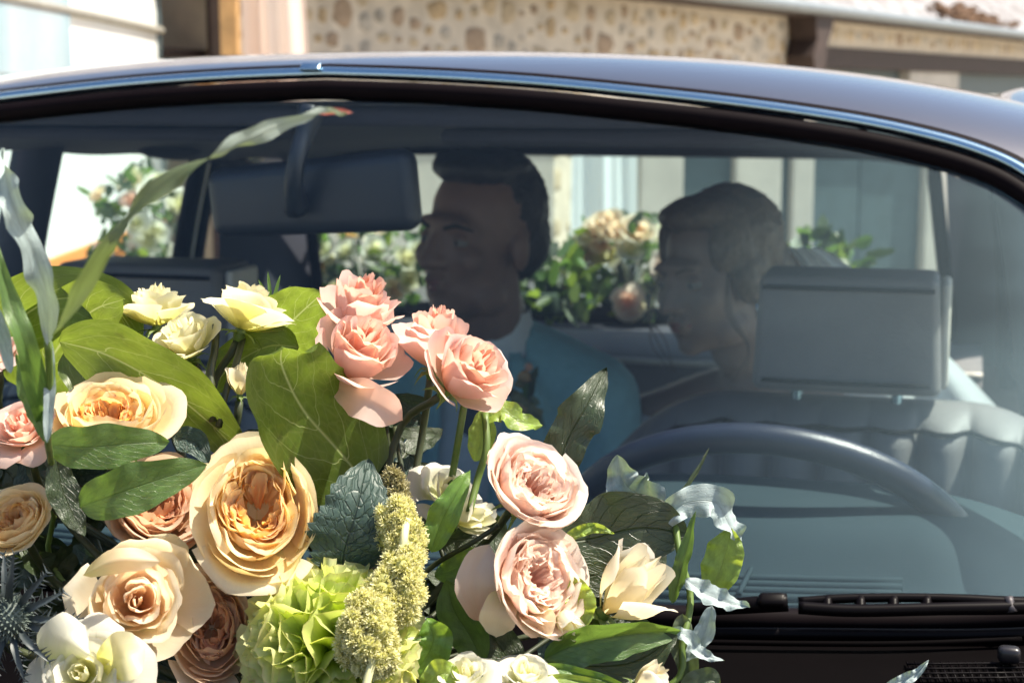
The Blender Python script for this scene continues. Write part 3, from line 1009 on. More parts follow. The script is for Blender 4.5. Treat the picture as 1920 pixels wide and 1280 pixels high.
mesh_obj('steering_column', V, Fc, M['black_plastic'], car)

# front seats: pleated backrest with side bolsters, cushion, headrest on two posts
def front_seat(uc, vb, name_label, hr_top, hr_h, hw=0.135):
    w2 = 0.285
    zt, zb = hr_top - hr_h - 0.015, 0.42
    def face(u, v, back=False):
        x = (u - 0.5) * 2 * w2
        zz = zb + (zt - zb) * v
        # shoulders round off
        top = 1 - max(0, (abs(x) / w2 - 0.45) / 0.55) ** 2.4 * 0.14 * v ** 3
        zz = zb + (zt - zb) * v * top
        bol = 0.055 * max(0, (abs(x) - 0.165) / 0.12) ** 1.4 if abs(x) > 0.165 else 0
        pl = 0.0
        if abs(x) < 0.24:
            f_ = (x / 0.058 + 0.5) % 1.0
            pl = 0.036 * (abs(math.sin(math.pi * f_)) ** 0.5) - 0.026
        elif abs(x) < 0.25:
            pl = -0.012
        pl *= min(1.0, max(0.0, (0.985 - v) / 0.03))
        edge = max(0, (v - 0.93) / 0.07) ** 2 * 0.05 + max(0, (abs(x) / w2 - 0.93) / 0.07) ** 2 * 0.05
        lean = 0.20 * (zz - zb)
        if back:
            return C(uc + x, vb - 0.02 + lean * 0.8 + 0.07 - edge * 0.4, zz)
        return C(uc + x, vb + lean * 0.8 - 0.05 - bol * 0.0 - pl - bol + edge, zz)
    # (pleats fade out under the top roll)
    # the driver looks forward: the pleated front faces the windscreen
    V, Fc, U = grid(lambda u, v: face(u, v), 140, 36)
    V2, F2, _ = grid(lambda u, v: face(u, v, True), 140, 36)
    nb = len(V)
    F2 = [tuple(i + nb for i in f[::-1]) for f in F2]
    # rim between front and back skins
    NU, NV = 140, 36
    rim = [i for i in range(NU + 1)] + [r * (NU + 1) + NU for r in range(1, NV + 1)] + [NV * (NU + 1) + i for i in range(NU - 1, -1, -1)] + [r * (NU + 1) for r in range(NV - 1, 0, -1)]
    FR = []
    for k in range(len(rim)):
        a, b = rim[k], rim[(k + 1) % len(rim)]
        FR.append((b, a, a + nb, b + nb))
    seat = mesh_obj('front_seat', V + V2, Fc + F2 + FR, M['leather'], car)
    seat['label'] = name_label
    # piping along the shoulders
    pts = [face(u, 0.955) + (-AX) * 0.004 for u in [0.02 + 0.96 * k / 30 for k in range(31)]]
    V, Fc = tube(pts, 0.0030, 60, 6)
    mesh_obj('piping', V, Fc, M['seal'], seat)
    # cushion
    bm_obj('cushion', rbox(C(uc, vb - 0.28, 0.43), (0.54, 0.52, 0.17), CARAX, 0.06, 4), M['leather'], seat)
    vt = vb + 0.20 * (zt - zb) * 0.8
    for sx in (-0.06, 0.06):
        V, Fc = tube([C(uc + sx, vt, zt - 0.05), C(uc + sx, vt + 0.005, zt + 0.06)], 0.007, 3, 8)
        mesh_obj('headrest_post', V, Fc, M['chrome'], seat)
    bm = rbox(C(uc, vt - 0.005, hr_top - hr_h / 2), (hw * 2, 0.115, hr_h), CARAX, 0.011, 4)
    for v_ in bm.verts:
        q = toC(v_.co)
        k = max(-1, min(1, (q[0] - uc) / hw))
        v_.co += AX * (0.02 * k * k) + RX * (-(q[2] - hr_top + hr_h) * 0.05 * k)
    bmesh.ops.subdivide_edges(bm, edges=[e for e in bm.edges if e.calc_length() > 0.06], cuts=4, use_grid_fill=True)
    hr = bm_obj('headrest', bm, M['leather'], seat)
    bm_obj('side_panel', rbox(C(uc + hw + 0.001, vt + 0.02, hr_top - hr_h / 2), (0.012, 0.085, hr_h * 0.9), CARAX, 0.005), M['leather_cream'], hr)  # pale strip added so the right side of the headrest looks lit
    # stitched seam round the headrest face
    pts = [C(uc + sx * (hw - 0.012), vt - 0.052, zz) for sx, zz in ((-1, hr_top - 0.014), (1, hr_top - 0.014))]
    V, Fc = tube(pts, 0.0028, 8, 6)
    mesh_obj('seam', V, Fc, M['seal'], hr)
    for zz in (hr_top - hr_h + 0.016,):
        V, Fc = tube([C(uc - hw + 0.014, vt - 0.058, zz), C(uc, vt - 0.0625, zz), C(uc + hw - 0.014, vt - 0.058, zz)], 0.0028, 8, 6)
        mesh_obj('seam', V, Fc, M['seal'], hr)
    return seat
dh0, dh1 = on_v(1415, 515, 0.30), on_v(1775, 515, 0.30)
du = (toC(dh0)[0] + toC(dh1)[0]) / 2
dtop = toC(on_v(1590, 516, 0.30))[2]
dhh = dtop - toC(on_v(1590, 735, 0.30))[2]
front_seat(du, 0.24, 'driver seat back with pleated leather and a square headrest', dtop, dhh, (toC(dh1)[0] - toC(dh0)[0]) / 2)
ph = toC(on_v(262, 494, 0.30))
front_seat(ph[0], 0.24, 'passenger seat with dark headrest at the left', ph[2], dhh, 0.125)

# rear bench: pleated back with piping, cushion
def bench(u, v):
    uu = (u - 0.5) * 1.44
    z = 0.40 + 0.515 * v
    f_ = (uu / 0.17 + 0.5) % 1.0
    pl = 0.012 * abs(math.sin(math.pi * f_)) ** 0.4 - 0.008
    roll = max(0, (v - 0.86) / 0.14)
    return C(uu, 1.04 + 0.18 * v - pl + 0.14 * roll ** 2, z - 0.02 * roll ** 3)
V, Fc, U = grid(bench, 160, 40)
rb = mesh_obj('rear_seat', V, Fc, M['leather'], car)
pts = [bench(k / 40, 0.90) - AX * 0.006 for k in range(41)]
V, Fc = tube(pts, 0.006, 80, 6)
mesh_obj('piping', V, Fc, M['leather_cream'], rb)
bm_obj('cushion', rbox(C(0, 0.88, 0.40), (1.46, 0.55, 0.18), CARAX, 0.06, 4), M['leather'], rb)

# wiper on the driver's side: arm, pivot, slotted blade carrier, rubber
wpiv = ws(1462, 1142)
def wsp(px, py, off):
    u, v, z = ws(px, py + 24)
    return wsurf(u, z, off)
wa = [wsp(1292, 1146, 0.020), wsp(1400, 1146, 0.026), wsp(1480, 1146, 0.03)]
V, Fc = tube(wa, [0.0050, 0.0065, 0.007], 12, 8)
wiper = mesh_obj('wiper', V, Fc, M['wiper'], car)
wcar = ((-AX) + Vector((0, 0, SLOPE))).normalized()
wup = (AX * SLOPE + Vector((0, 0, 1))).normalized()
wr = (wsp(1900, 1148, 0.025) - wsp(1500, 1146, 0.025)).normalized()
bm_obj('arm_knuckle', rbox(wsp(1452, 1146, 0.032), (0.022, 0.012, 0.010), (wr, wup, wcar), 0.004), M['wiper'], wiper)
# slotted arm: two rails joined by webs, so that the slots are open
for py_, r0, r1 in ((1138, 0.0036, 0.0052), (1161, 0.0050, 0.0056)):
    V, Fc = tube([wsp(1500, 1150 + (py_ - 1150) * 0.5, 0.030), wsp(1600, py_, 0.030), wsp(1760, py_ - (3 if py_ > 1150 else 0), 0.030), wsp(1930, 1146 if py_ < 1150 else 1153, 0.029), wsp(2040, 1140, 0.028)], [r0, r0, r0, r1, 0.005], 40, 8)
    mesh_obj('arm_rail', V, Fc, M['wiper'], wiper)
for px_ in (1552, 1613, 1674, 1735):
    c0, c1 = wsp(px_, 1138, 0.030), wsp(px_ + 1, 1162, 0.030)
    V, Fc = tube([c0, c1], 0.0042, 3, 8)
    mesh_obj('arm_web', V, Fc, M['wiper'], wiper)
V, Fc = tube([wsp(1330, 1174, 0.008), wsp(1500, 1180, 0.012), wsp(1800, 1182, 0.012), wsp(2000, 1176, 0.012)], 0.0050, 30, 8)
mesh_obj('wiper_blade', V, Fc, M['wiper'], wiper)
V, Fc = tube([wsp(1885, 1140, 0.032), wsp(1893, 1165, 0.030)], 0.004, 3, 8)
mesh_obj('blade_clip', V, Fc, M['iron'], wiper)
# cowl details: ledge, louvre mesh and washer jet
def cw(px, py, lift=0.006):
    a = at(px, py, 1.0) - CAM
    best = None
    for k in range(400):
        t = 0.85 + k * 0.001
        p_ = CAM + a * t
        u, v, z = toC(p_)
        v0 = 0.17 * u * u + SLOPE * (base_z - ZH) + 0.02
        v1 = -0.77 + 0.10 * (u / 0.8) ** 2
        f_ = (v - v0) / (v1 - v0)
        if 0 <= f_ <= 1:
            zc = base_z - 0.004 - (base_z - 0.925) * (f_ ** 0.7) + 0.008 * math.sin(f_ * 9)
            if z <= zc + lift:
                return p_
        best = p_
    return best
V, Fc = tube([cw(1300, 1203), cw(1500, 1206), cw(1700, 1206), cw(1915, 1198)], 0.0022, 24, 8)
mesh_obj('cowl_ledge', V, Fc, M['cowl'], cowl_o)
for k in range(14):
    a_, b_ = cw(1700 + k * 16, 1240, 0.003), cw(1715 + k * 16, 1278, 0.003)
    V, Fc = tube([a_, b_], 0.0008, 2, 4)
    mesh_obj('grille_wire', V, Fc, M['wiper'], cowl_o)
for k in range(4):
    V, Fc = tube([cw(1700, 1244 + k * 9, 0.0036), cw(1920, 1242 + k * 9, 0.0036)], 0.0008, 4, 4)
    mesh_obj('grille_wire', V, Fc, M['wiper'], cowl_o)
bm_obj('washer_jet', rbox(cw(1892, 1226, 0.01), (0.016, 0.012, 0.012), CARAX, 0.004), M['black_plastic'], cowl_o)

# ------------------------------------------------------------------ flower kit
def pal(name, base, mid, tip, **k):
    return petal_mat(name, base, mid, tip, **k)
PM = {
    'peach': (pal('peach_heart', (0.91, 0.53, 0.17), (0.92, 0.61, 0.27), (0.93, 0.69, 0.38)),
              pal('peach_middle', (0.93, 0.64, 0.28), (0.96, 0.75, 0.40), (0.97, 0.82, 0.52)),
              pal('peach_outer', (0.84, 0.78, 0.38), (0.97, 0.83, 0.53), (0.97, 0.88, 0.64))),
    'blush_peach': (pal('blush_heart', (0.92, 0.66, 0.46), (0.94, 0.76, 0.58), (0.95, 0.82, 0.66)),
                    pal('blush_middle', (0.91, 0.68, 0.44), (0.94, 0.77, 0.56), (0.95, 0.82, 0.63)),
                    pal('blush_outer', (0.82, 0.78, 0.42), (0.96, 0.83, 0.60), (0.96, 0.88, 0.70))),
    'shaded_peach': (pal('shaded_heart', (0.74, 0.40, 0.22), (0.78, 0.48, 0.32), (0.82, 0.56, 0.42)),  # darker copy of peach: the shade on these roses is in the petal colour
                   pal('shaded_middle', (0.76, 0.48, 0.30), (0.80, 0.57, 0.42), (0.84, 0.65, 0.50)),
                   pal('shaded_outer', (0.70, 0.55, 0.34), (0.79, 0.60, 0.45), (0.83, 0.67, 0.53))),
    'pink': (pal('pink_heart', (0.88, 0.52, 0.36), (0.90, 0.58, 0.46), (0.91, 0.64, 0.54)),
             pal('pink_middle', (0.89, 0.61, 0.45), (0.91, 0.67, 0.55), (0.92, 0.71, 0.61)),
             pal('pink_outer', (0.88, 0.68, 0.50), (0.92, 0.71, 0.61), (0.92, 0.70, 0.63))),
    'shell': (pal('shell_heart', (0.94, 0.52, 0.38), (0.96, 0.72, 0.61), (0.97, 0.84, 0.76)),
              pal('shell_middle', (0.94, 0.60, 0.47), (0.96, 0.76, 0.67), (0.97, 0.86, 0.78)),
              pal('shell_outer', (0.94, 0.66, 0.53), (0.96, 0.78, 0.69), (0.97, 0.86, 0.78))),
    'cream': (pal('cream_heart', (0.84, 0.78, 0.34), (0.90, 0.85, 0.50), (0.92, 0.89, 0.64)),
              pal('cream_middle', (0.80, 0.78, 0.36), (0.91, 0.87, 0.57), (0.88, 0.85, 0.64)),
              pal('cream_outer', (0.72, 0.72, 0.28), (0.91, 0.87, 0.55), (0.88, 0.85, 0.66), spots=0.12)),
    'ivory': (pal('ivory_heart', (0.70, 0.70, 0.26), (0.82, 0.80, 0.45), (0.89, 0.87, 0.66)),
              pal('ivory_middle', (0.78, 0.78, 0.42), (0.89, 0.88, 0.69), (0.86, 0.85, 0.75)),
              pal('ivory_outer', (0.70, 0.76, 0.36), (0.89, 0.88, 0.72), (0.86, 0.85, 0.76), spots=0.08)),
    'butter': (pal('butter_heart', (0.88, 0.73, 0.43), (0.90, 0.80, 0.56), (0.91, 0.84, 0.64)),
               pal('butter_middle', (0.87, 0.78, 0.50), (0.91, 0.84, 0.64), (0.92, 0.87, 0.72)),
               pal('butter_outer', (0.76, 0.77, 0.40), (0.91, 0.84, 0.63), (0.92, 0.88, 0.76))),
    'lime': (pal('lime_heart', (0.44, 0.58, 0.10), (0.58, 0.70, 0.17), (0.72, 0.79, 0.30)),
             pal('lime_middle', (0.44, 0.58, 0.10), (0.62, 0.72, 0.19), (0.78, 0.82, 0.38)),
             pal('lime_outer', (0.40, 0.54, 0.10), (0.62, 0.71, 0.21), (0.78, 0.82, 0.42))),
}
M['stem'] = plain('green_stem', (0.10, 0.16, 0.03), 0.5, var=0.3, nscale=30)
M['dark_stem'] = plain('dark_stem', (0.035, 0.045, 0.018), 0.5, var=0.3, nscale=30)
M['pale_stem'] = plain('pale_stem', (0.62, 0.60, 0.32), 0.5, var=0.12, nscale=30)
M['foam'] = plain('floral_foam', (0.02, 0.035, 0.02), 0.95, var=0.3)
M['sepal'] = leaf_mat('sepal_green', (0.14, 0.22, 0.04), (0.18, 0.26, 0.06), (0.30, 0.42, 0.05), (0.2, 0.3, 0.08), trans=0.35, spots=0.1)
M['salal'] = leaf_mat('salal_leaf', (0.070, 0.115, 0.018), (0.085, 0.13, 0.022), (0.26, 0.35, 0.035), (0.50, 0.55, 0.22), trans=0.5, gloss=0.03, grough=0.4, nv=5, slope=0.5, vstr=0.75, spots=0.5, bump=0.3, vw=0.028)
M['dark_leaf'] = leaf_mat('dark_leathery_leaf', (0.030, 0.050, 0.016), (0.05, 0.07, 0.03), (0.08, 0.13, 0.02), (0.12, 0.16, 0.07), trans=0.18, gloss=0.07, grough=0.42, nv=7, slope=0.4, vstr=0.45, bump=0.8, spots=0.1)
M['euca'] = leaf_mat('eucalyptus_green', (0.085, 0.16, 0.035), (0.10, 0.17, 0.06), (0.24, 0.40, 0.06), (0.05, 0.09, 0.02), trans=0.35, gloss=0.05, grough=0.4, nv=10, slope=0.3, vstr=0.35, spots=0.15)
M['glaucous'] = leaf_mat('glaucous_leaf', (0.36, 0.44, 0.44), (0.42, 0.50, 0.48), (0.30, 0.40, 0.16), (0.46, 0.52, 0.46), trans=0.22, gloss=0.05, grough=0.5, nv=8, slope=0.3, vstr=0.3, spots=0.1)
M['sage'] = leaf_mat('sage_leaf', (0.085, 0.115, 0.055), (0.33, 0.40, 0.36), (0.24, 0.32, 0.08), (0.24, 0.28, 0.18), trans=0.25, gloss=0.06, grough=0.45, nv=12, slope=0.3, vstr=0.2, spots=0.05)
M['fresh'] = leaf_mat('fresh_green_leaf', (0.13, 0.26, 0.04), (0.16, 0.28, 0.06), (0.34, 0.52, 0.05), (0.10, 0.20, 0.03), trans=0.42, gloss=0.05, nv=7, slope=0.4, vstr=0.35, spots=0.05)
M['lime_leaf'] = leaf_mat('lime_leaf', (0.26, 0.38, 0.06), (0.32, 0.42, 0.10), (0.50, 0.62, 0.07), (0.2, 0.3, 0.05), trans=0.42, gloss=0.05, nv=6, slope=0.4, vstr=0.3, spots=0.08)
M['rugose'] = leaf_mat('rugose_leaf', (0.040, 0.075, 0.058), (0.06, 0.09, 0.07), (0.06, 0.10, 0.03), (0.016, 0.03, 0.022), trans=0.12, gloss=0.05, grough=0.5, nv=9, slope=0.45, vstr=0.8, bump=0.55, spots=0.0, rug=0.8, vw=0.12, net_w=0.35, vsc=7)
M['fuzz'] = petal_mat('plume_fuzz', (0.54, 0.53, 0.18), (0.67, 0.65, 0.28), (0.82, 0.79, 0.48), trans=0.4, rnd=0.0, vein=0.0)
M['fuzz_dark'] = petal_mat('plume_fuzz_dark', (0.24, 0.22, 0.09), (0.34, 0.31, 0.15), (0.46, 0.42, 0.24), trans=0.3, rnd=0.0, vein=0.0)
M['thistle'] = plain('thistle_grey', (0.038, 0.050, 0.052), 0.5, var=0.3, nscale=60)
M['thistle_core'] = plain('thistle_core', (0.09, 0.115, 0.10), 0.6, var=0.3, nscale=90)
M['russet'] = plain('russet_tip', (0.22, 0.05, 0.03), 0.5)

FOAM = C(-0.12, -0.93, 0.965)          # heart of the arrangement on the bonnet
FOAM = at(560, 1330, 1.02)
def basis(axis, spin):
    z = Vector(axis).normalized()
    r = Vector((0, 0, 1)) if abs(z.z) < 0.95 else Vector((1, 0, 0))
    x = r.cross(z).normalized()
    y = z.cross(x)
    c, s = math.cos(spin), math.sin(spin)
    return x * c + y * s, -x * s + y * c, z
def camdir(f):
    """face given as (right, up, towards the camera)"""
    return (RT * f[0] + UP * f[1] - FW * f[2]).normalized()

def petal(th, span, prof, ruff, r, nu=10, nv=9, notch=0.0, teeth=0, tipn=2.6, tipd=0.30, jit=1.0, spoon=0.0):
    """prof(t) -> (radius, height); returns verts, faces, uvs in flower space (axis +Z)"""
    ph = [r.uniform(0, 6.28) for _ in range(6)]
    am = [r.uniform(0.5, 1.0) for _ in range(5)]
    tilt = r.uniform(-0.10, 0.10) * jit
    lean = r.gauss(0, 0.07) * jit
    skew = r.uniform(-0.22, 0.22) * jit
    roll = max(0, r.gauss(0.02, 0.05)) * jit
    lop = r.uniform(-0.10, 0.10) * jit
    def fn(u, v):
        s = 2 * u - 1
        t = v * (1 - tipd * abs(s + lop) ** tipn - notch * math.exp(-((s - lop) / 0.16) ** 2) - 0.035 * math.sin(6 * s + ph[4]) * v ** 3 - 0.02 * math.sin(15 * s + ph[5]) * v ** 5)
        t = min(1.0, max(t, 0))
        w = 0.30 + 0.70 * math.sin(min(1.0, t * 1.25) * math.pi / 2) ** 0.8
        a = th + span / 2 * s * w + skew * t * t
        R, Z = prof(t)
        k = ruff * t ** 2.2
        wob = k * (am[0] * math.sin(2.3 * s + ph[0]) + 0.6 * am[1] * math.sin(5.1 * s + ph[1]) + 0.35 * am[2] * math.sin(9.5 * s + ph[2]))
        x = max(0, (v - 0.80) / 0.20)
        R2 = R + wob * 0.9 + lean * t * 0.9 + roll * x ** 1.5 + spoon * s * s * t
        Z2 = Z + k * 0.5 * (am[3] * math.sin(3.3 * s + ph[3])) + tilt * s * R * t - roll * 0.55 * x ** 2
        return Vector((R2 * math.cos(a), R2 * math.sin(a), Z2))
    return grid(fn, nu, nv)

def finish_flower(label, cat, name, pos, face, spin, scale, petals, kindmat, r, squash=(1, 1), sepals=5, stem=True, group=None, stem_to=None, calyx=0.14, sep_len=0.5, cal=True):
    """petals: list of (verts, faces, uvs, ring 0..2)"""
    X, Y, Z = basis(camdir(face) if len(face) == 3 else face[0], spin)
    root = thing(name, pos, label, cat, group)
    def tr(v):
        return pos + (X * v.x * squash[0] + Y * v.y * squash[1] + Z * v.z) * scale
    for V, Fc, U, ring in petals:
        mesh_obj('petal', [tr(v) for v in V], Fc, PM[kindmat][ring], root, uvs=U)
    if cal:
        # calyx cup and sepals
        prof = [(0.02, -0.30), (0.10, -0.26), (calyx, -0.14), (calyx * 1.05, -0.02), (calyx * 0.8, 0.06)]
        V, Fc = [], []
        for rr, zz in prof:
            for k in range(10):
                a = 2 * math.pi * k / 10
                V.append(tr(Vector((rr * math.cos(a), rr * math.sin(a), zz))))
        for i in range(len(prof) - 1):
            for k in range(10):
                Fc.append((i * 10 + k, i * 10 + (k + 1) % 10, (i + 1) * 10 + (k + 1) % 10, (i + 1) * 10 + k))
        mesh_obj('calyx', V, Fc, M['stem'], root)
        for k in range(sepals):
            a = 2 * math.pi * (k + r.uniform(-0.2, 0.2)) / max(1, sepals)
            dr_ = r.uniform(0.0, 0.6)
            def fn(u, v, a=a, dr_=dr_):
                s = 2 * u - 1
                rr = calyx + sep_len * (v ** 0.9) * (0.75 + 0.25 * dr_)
                zz = -0.06 + 0.16 * v - (0.30 + 0.5 * dr_) * v * v
                ww = 0.12 * (1 - v) ** 0.7 * (0.55 + 0.45 * math.sin(math.pi * min(1, v * 1.4 + 0.25)))
                return tr(Vector((rr * math.cos(a) - s * ww * math.sin(a), rr * math.sin(a) + s * ww * math.cos(a), zz - 0.03 * s * s)))
            V, Fc, U = grid(fn, 4, 8)
            mesh_obj('sepal', V, Fc, M['sepal'], root, uvs=U)
    if stem:
        b = stem_to or FOAM + Vector((r.uniform(-0.06, 0.06), r.uniform(-0.03, 0.03), 0))
        p0 = tr(Vector((0, 0, -0.26)))
        p1 = p0 - Z * 0.05
        V, Fc = tube([p0, p1, p1.lerp(b, 0.5) - Vector((0, 0, 0.01)), b], [0.0028, 0.0026, 0.003, 0.003], 14, 7)
        mesh_obj('stem', V, Fc, M['dark_stem'], root)
    return root

def rose_cup(r, n=22, openn=1.0, high=0.95, n_out=5, oflare=0.42):
    """spray rose: tight spiral heart, cupped petals with rolled rims (radius about 1)"""
    P = []
    for k in range(n):
        f = k / (n - 1)
        th = k * 2.4 + r.uniform(-0.2, 0.2)
        R = 0.10 + 0.72 * f ** 1.05 * (0.75 + 0.25 * openn)
        H = high * (1.10 - 0.26 * f + r.uniform(-0.05, 0.05))
        span = 2.6 - 0.75 * f
        fl = (-0.35 + 1.15 * f) * openn
        cl = max(0, f - 0.35) * 0.75 * openn
        def prof(t, R=R, H=H, fl=fl, cl=cl, f=f):
            x = max(0, (t - 0.55) / 0.45)
            rr = R * (1 - (1 - min(1, t * 1.15)) ** 2.4) + fl * 0.26 * x ** 1.8
            zz = H * (t ** 1.05) * 0.95 - cl * 0.34 * x ** 2.3
            return rr, zz
        ring = 0 if f < 0.35 else (1 if f < 0.72 else 2)
        V, Fc, U = petal(th, span, prof, 0.035 + 0.05 * f, r, 12, 10, tipd=0.22 + 0.1 * f)
        P.append((V, Fc, U, ring))
    for k in range(n_out):
        th = k * 2 * math.pi / n_out + r.uniform(-0.3, 0.3)
        H = high * r.uniform(0.55, 0.75)
        def prof(t, H=H):
            x = max(0, (t - 0.4) / 0.6)
            return 0.95 * (1 - (1 - min(1, t * 1.15)) ** 2.0) + oflare * x ** 1.6, H * t ** 1.1 - oflare * x ** 2.2
        V, Fc, U = petal(th, 1.55, prof, 0.09, r, 12, 10, tipd=0.25)
        P.append((V, Fc, U, 2))
    return P

def rose_garden(r, n=34, depth=0.62, n_out=7, cup=1.0, ruff=1.0, eye=0.14, nq=4, m=7):
    """old garden rose: broad wrapping petals round a quartered heart of nested folded petals"""
    P = []
    ea = r.uniform(0, 6.28)
    ec = Vector((eye * math.cos(ea), eye * math.sin(ea), 0))
    q0 = r.uniform(0, 6.28)
    for q in range(nq):
        qa = q0 + 2 * math.pi * q / nq + r.uniform(-0.3, 0.3)
        qr = r.uniform(0.20, 0.32)
        sc = Vector((qr * math.cos(qa), qr * math.sin(qa), 0)) + ec
        for k in range(m):
            R = 0.03 + 0.042 * k * r.uniform(0.85, 1.15)
            H = depth * (0.72 + 0.035 * k + r.uniform(-0.08, 0.08))
            def prof(t, R=R, H=H):
                x = max(0, (t - 0.45) / 0.55)
                return R * (0.35 + 0.65 * min(1, t * 1.3)) + 0.03 * x, H * t
            V, Fc, U = petal(qa + r.uniform(-0.35, 0.35), 3.3 * r.uniform(0.7, 1.15), prof, 0.035 * ruff, r, 11, 8, tipd=0.14, jit=0.8)
            P.append(([v + sc * (0.35 + 0.65 * min(1, v.z / depth)) for v in V], Fc, U, 0 if k < 5 else 1))
    for k in range(n):
        f = (k + 0.5) / n
        th = k * 2.39996 + r.uniform(-0.45, 0.45)
        R = 0.36 + 0.50 * f ** 0.9 * r.uniform(0.94, 1.06)
        H = depth * (0.86 + 0.22 * f - 0.20 * max(0, f - 0.7) / 0.3 + r.uniform(-0.09, 0.09))
        span = (2.3 - 0.35 * f) * r.uniform(0.6, 1.15)
        fl = -0.46 + 0.55 * f
        def prof(t, R=R, H=H, fl=fl, f=f):
            x = max(0, (t - 0.5) / 0.5)
            rr = R * (1 - (1 - min(1, t * 1.2)) ** 2.6) + fl * 0.36 * x ** 1.6 * cup
            return rr, H * t ** 0.95
        ring = 0 if f < 0.22 else (1 if f < 0.62 else 2)
        V, Fc, U = petal(th, span, prof, (0.035 + 0.04 * (1 - f)) * ruff, r, 14, 10, notch=0.12 * (r.random() < 0.35), tipd=0.2)
        P.append(([v + ec * (1 - f) for v in V], Fc, U, ring))
    for k in range(n_out):
        th = k * 2 * math.pi / n_out + r.uniform(-0.35, 0.35)
        H = depth * r.uniform(0.65, 1.0)
        fl = r.uniform(0.04, 0.36)
        def prof(t, H=H, fl=fl):
            x = max(0, (t - 0.55) / 0.45)
            return 0.92 * (1 - (1 - min(1, t * 1.12)) ** 2.2) + fl * 0.5 * x ** 1.7, H * t ** 0.95 - 0.3 * fl * x ** 2
        V, Fc, U = petal(th, r.uniform(1.6, 2.2), prof, 0.055, r, 14, 10, tipd=0.22, jit=1.2)
        P.append((V, Fc, U, 2))
    return P

def carnation(r, n=80):
    P = []
    for k in range(n):
        f = (k + 0.5) / n
        th = k * 2.39996
        el = math.acos(1 - 0.95 * f)                 # from axis outwards
        L = 1.0 * (0.92 + 0.12 * r.random())
        wd = r.uniform(0.46, 0.72)
        a0 = r.uniform(-0.5, 0.5)
        ph = [r.uniform(0, 6.28) for _ in range(4)]
        def fn(u, v, th=th, el=el, L=L, wd=wd, ph=ph, a0=a0):
            s = 2 * u - 1
            t = v * (1 - 0.16 * abs(s) ** 2) - 0.05 * v ** 5 * abs(((u * 9 + ph[3]) % 1.0) - 0.5) * 2
            rad = L * (0.25 + 0.75 * t)
            e = el * (0.55 + 0.45 * t) + 0.22 * t * t * math.sin(ph[0])
            w_ = wd * (0.18 + 0.82 * t ** 1.3)
            ruf = 0.17 * t ** 2 * (math.sin(4.2 * s + ph[1]) + 0.5 * math.sin(8 * s + ph[2]))
            er = Vector((math.sin(e) * math.cos(th), math.sin(e) * math.sin(th), math.cos(e)))
            et = Vector((-math.sin(th), math.cos(th), 0))
            eq = et.cross(er)
            et2 = et * math.cos(a0) + eq * math.sin(a0)
            eq2 = eq * math.cos(a0) - et * math.sin(a0)
            return er * rad * 0.95 + et2 * s * w_ + eq2 * ruf
        V, Fc, U = grid(fn, 20, 10)
        P.append((V, Fc, U, 0 if f < 0.3 else (1 if f < 0.65 else 2)))
    return P

def bud(r, n=9, open_=0.25):
    P = []
    for k in range(n):
        f = k / (n - 1)
        R = 0.22 + 0.36 * f
        H = 1.55 - 0.25 * f + r.uniform(-0.06, 0.06)
        def prof(t, R=R, H=H, f=f):
            x = max(0, (t - 0.6) / 0.4)
            rr = R * math.sin(min(1, t * 1.5 + 0.1) * math.pi / 2) * (1 - 0.45 * x * (1 - f)) + open_ * f * 0.35 * x ** 1.5
            return rr, H * t - 0.1 * f * x ** 2
        V, Fc, U = petal(k * 2.4, 2.3 - 0.5 * f, prof, 0.03 + 0.05 * f, r, 11, 10, tipd=0.38, tipn=1.8)
        P.append((V, Fc, U, 0 if f < 0.3 else (1 if f < 0.7 else 2)))
    return P

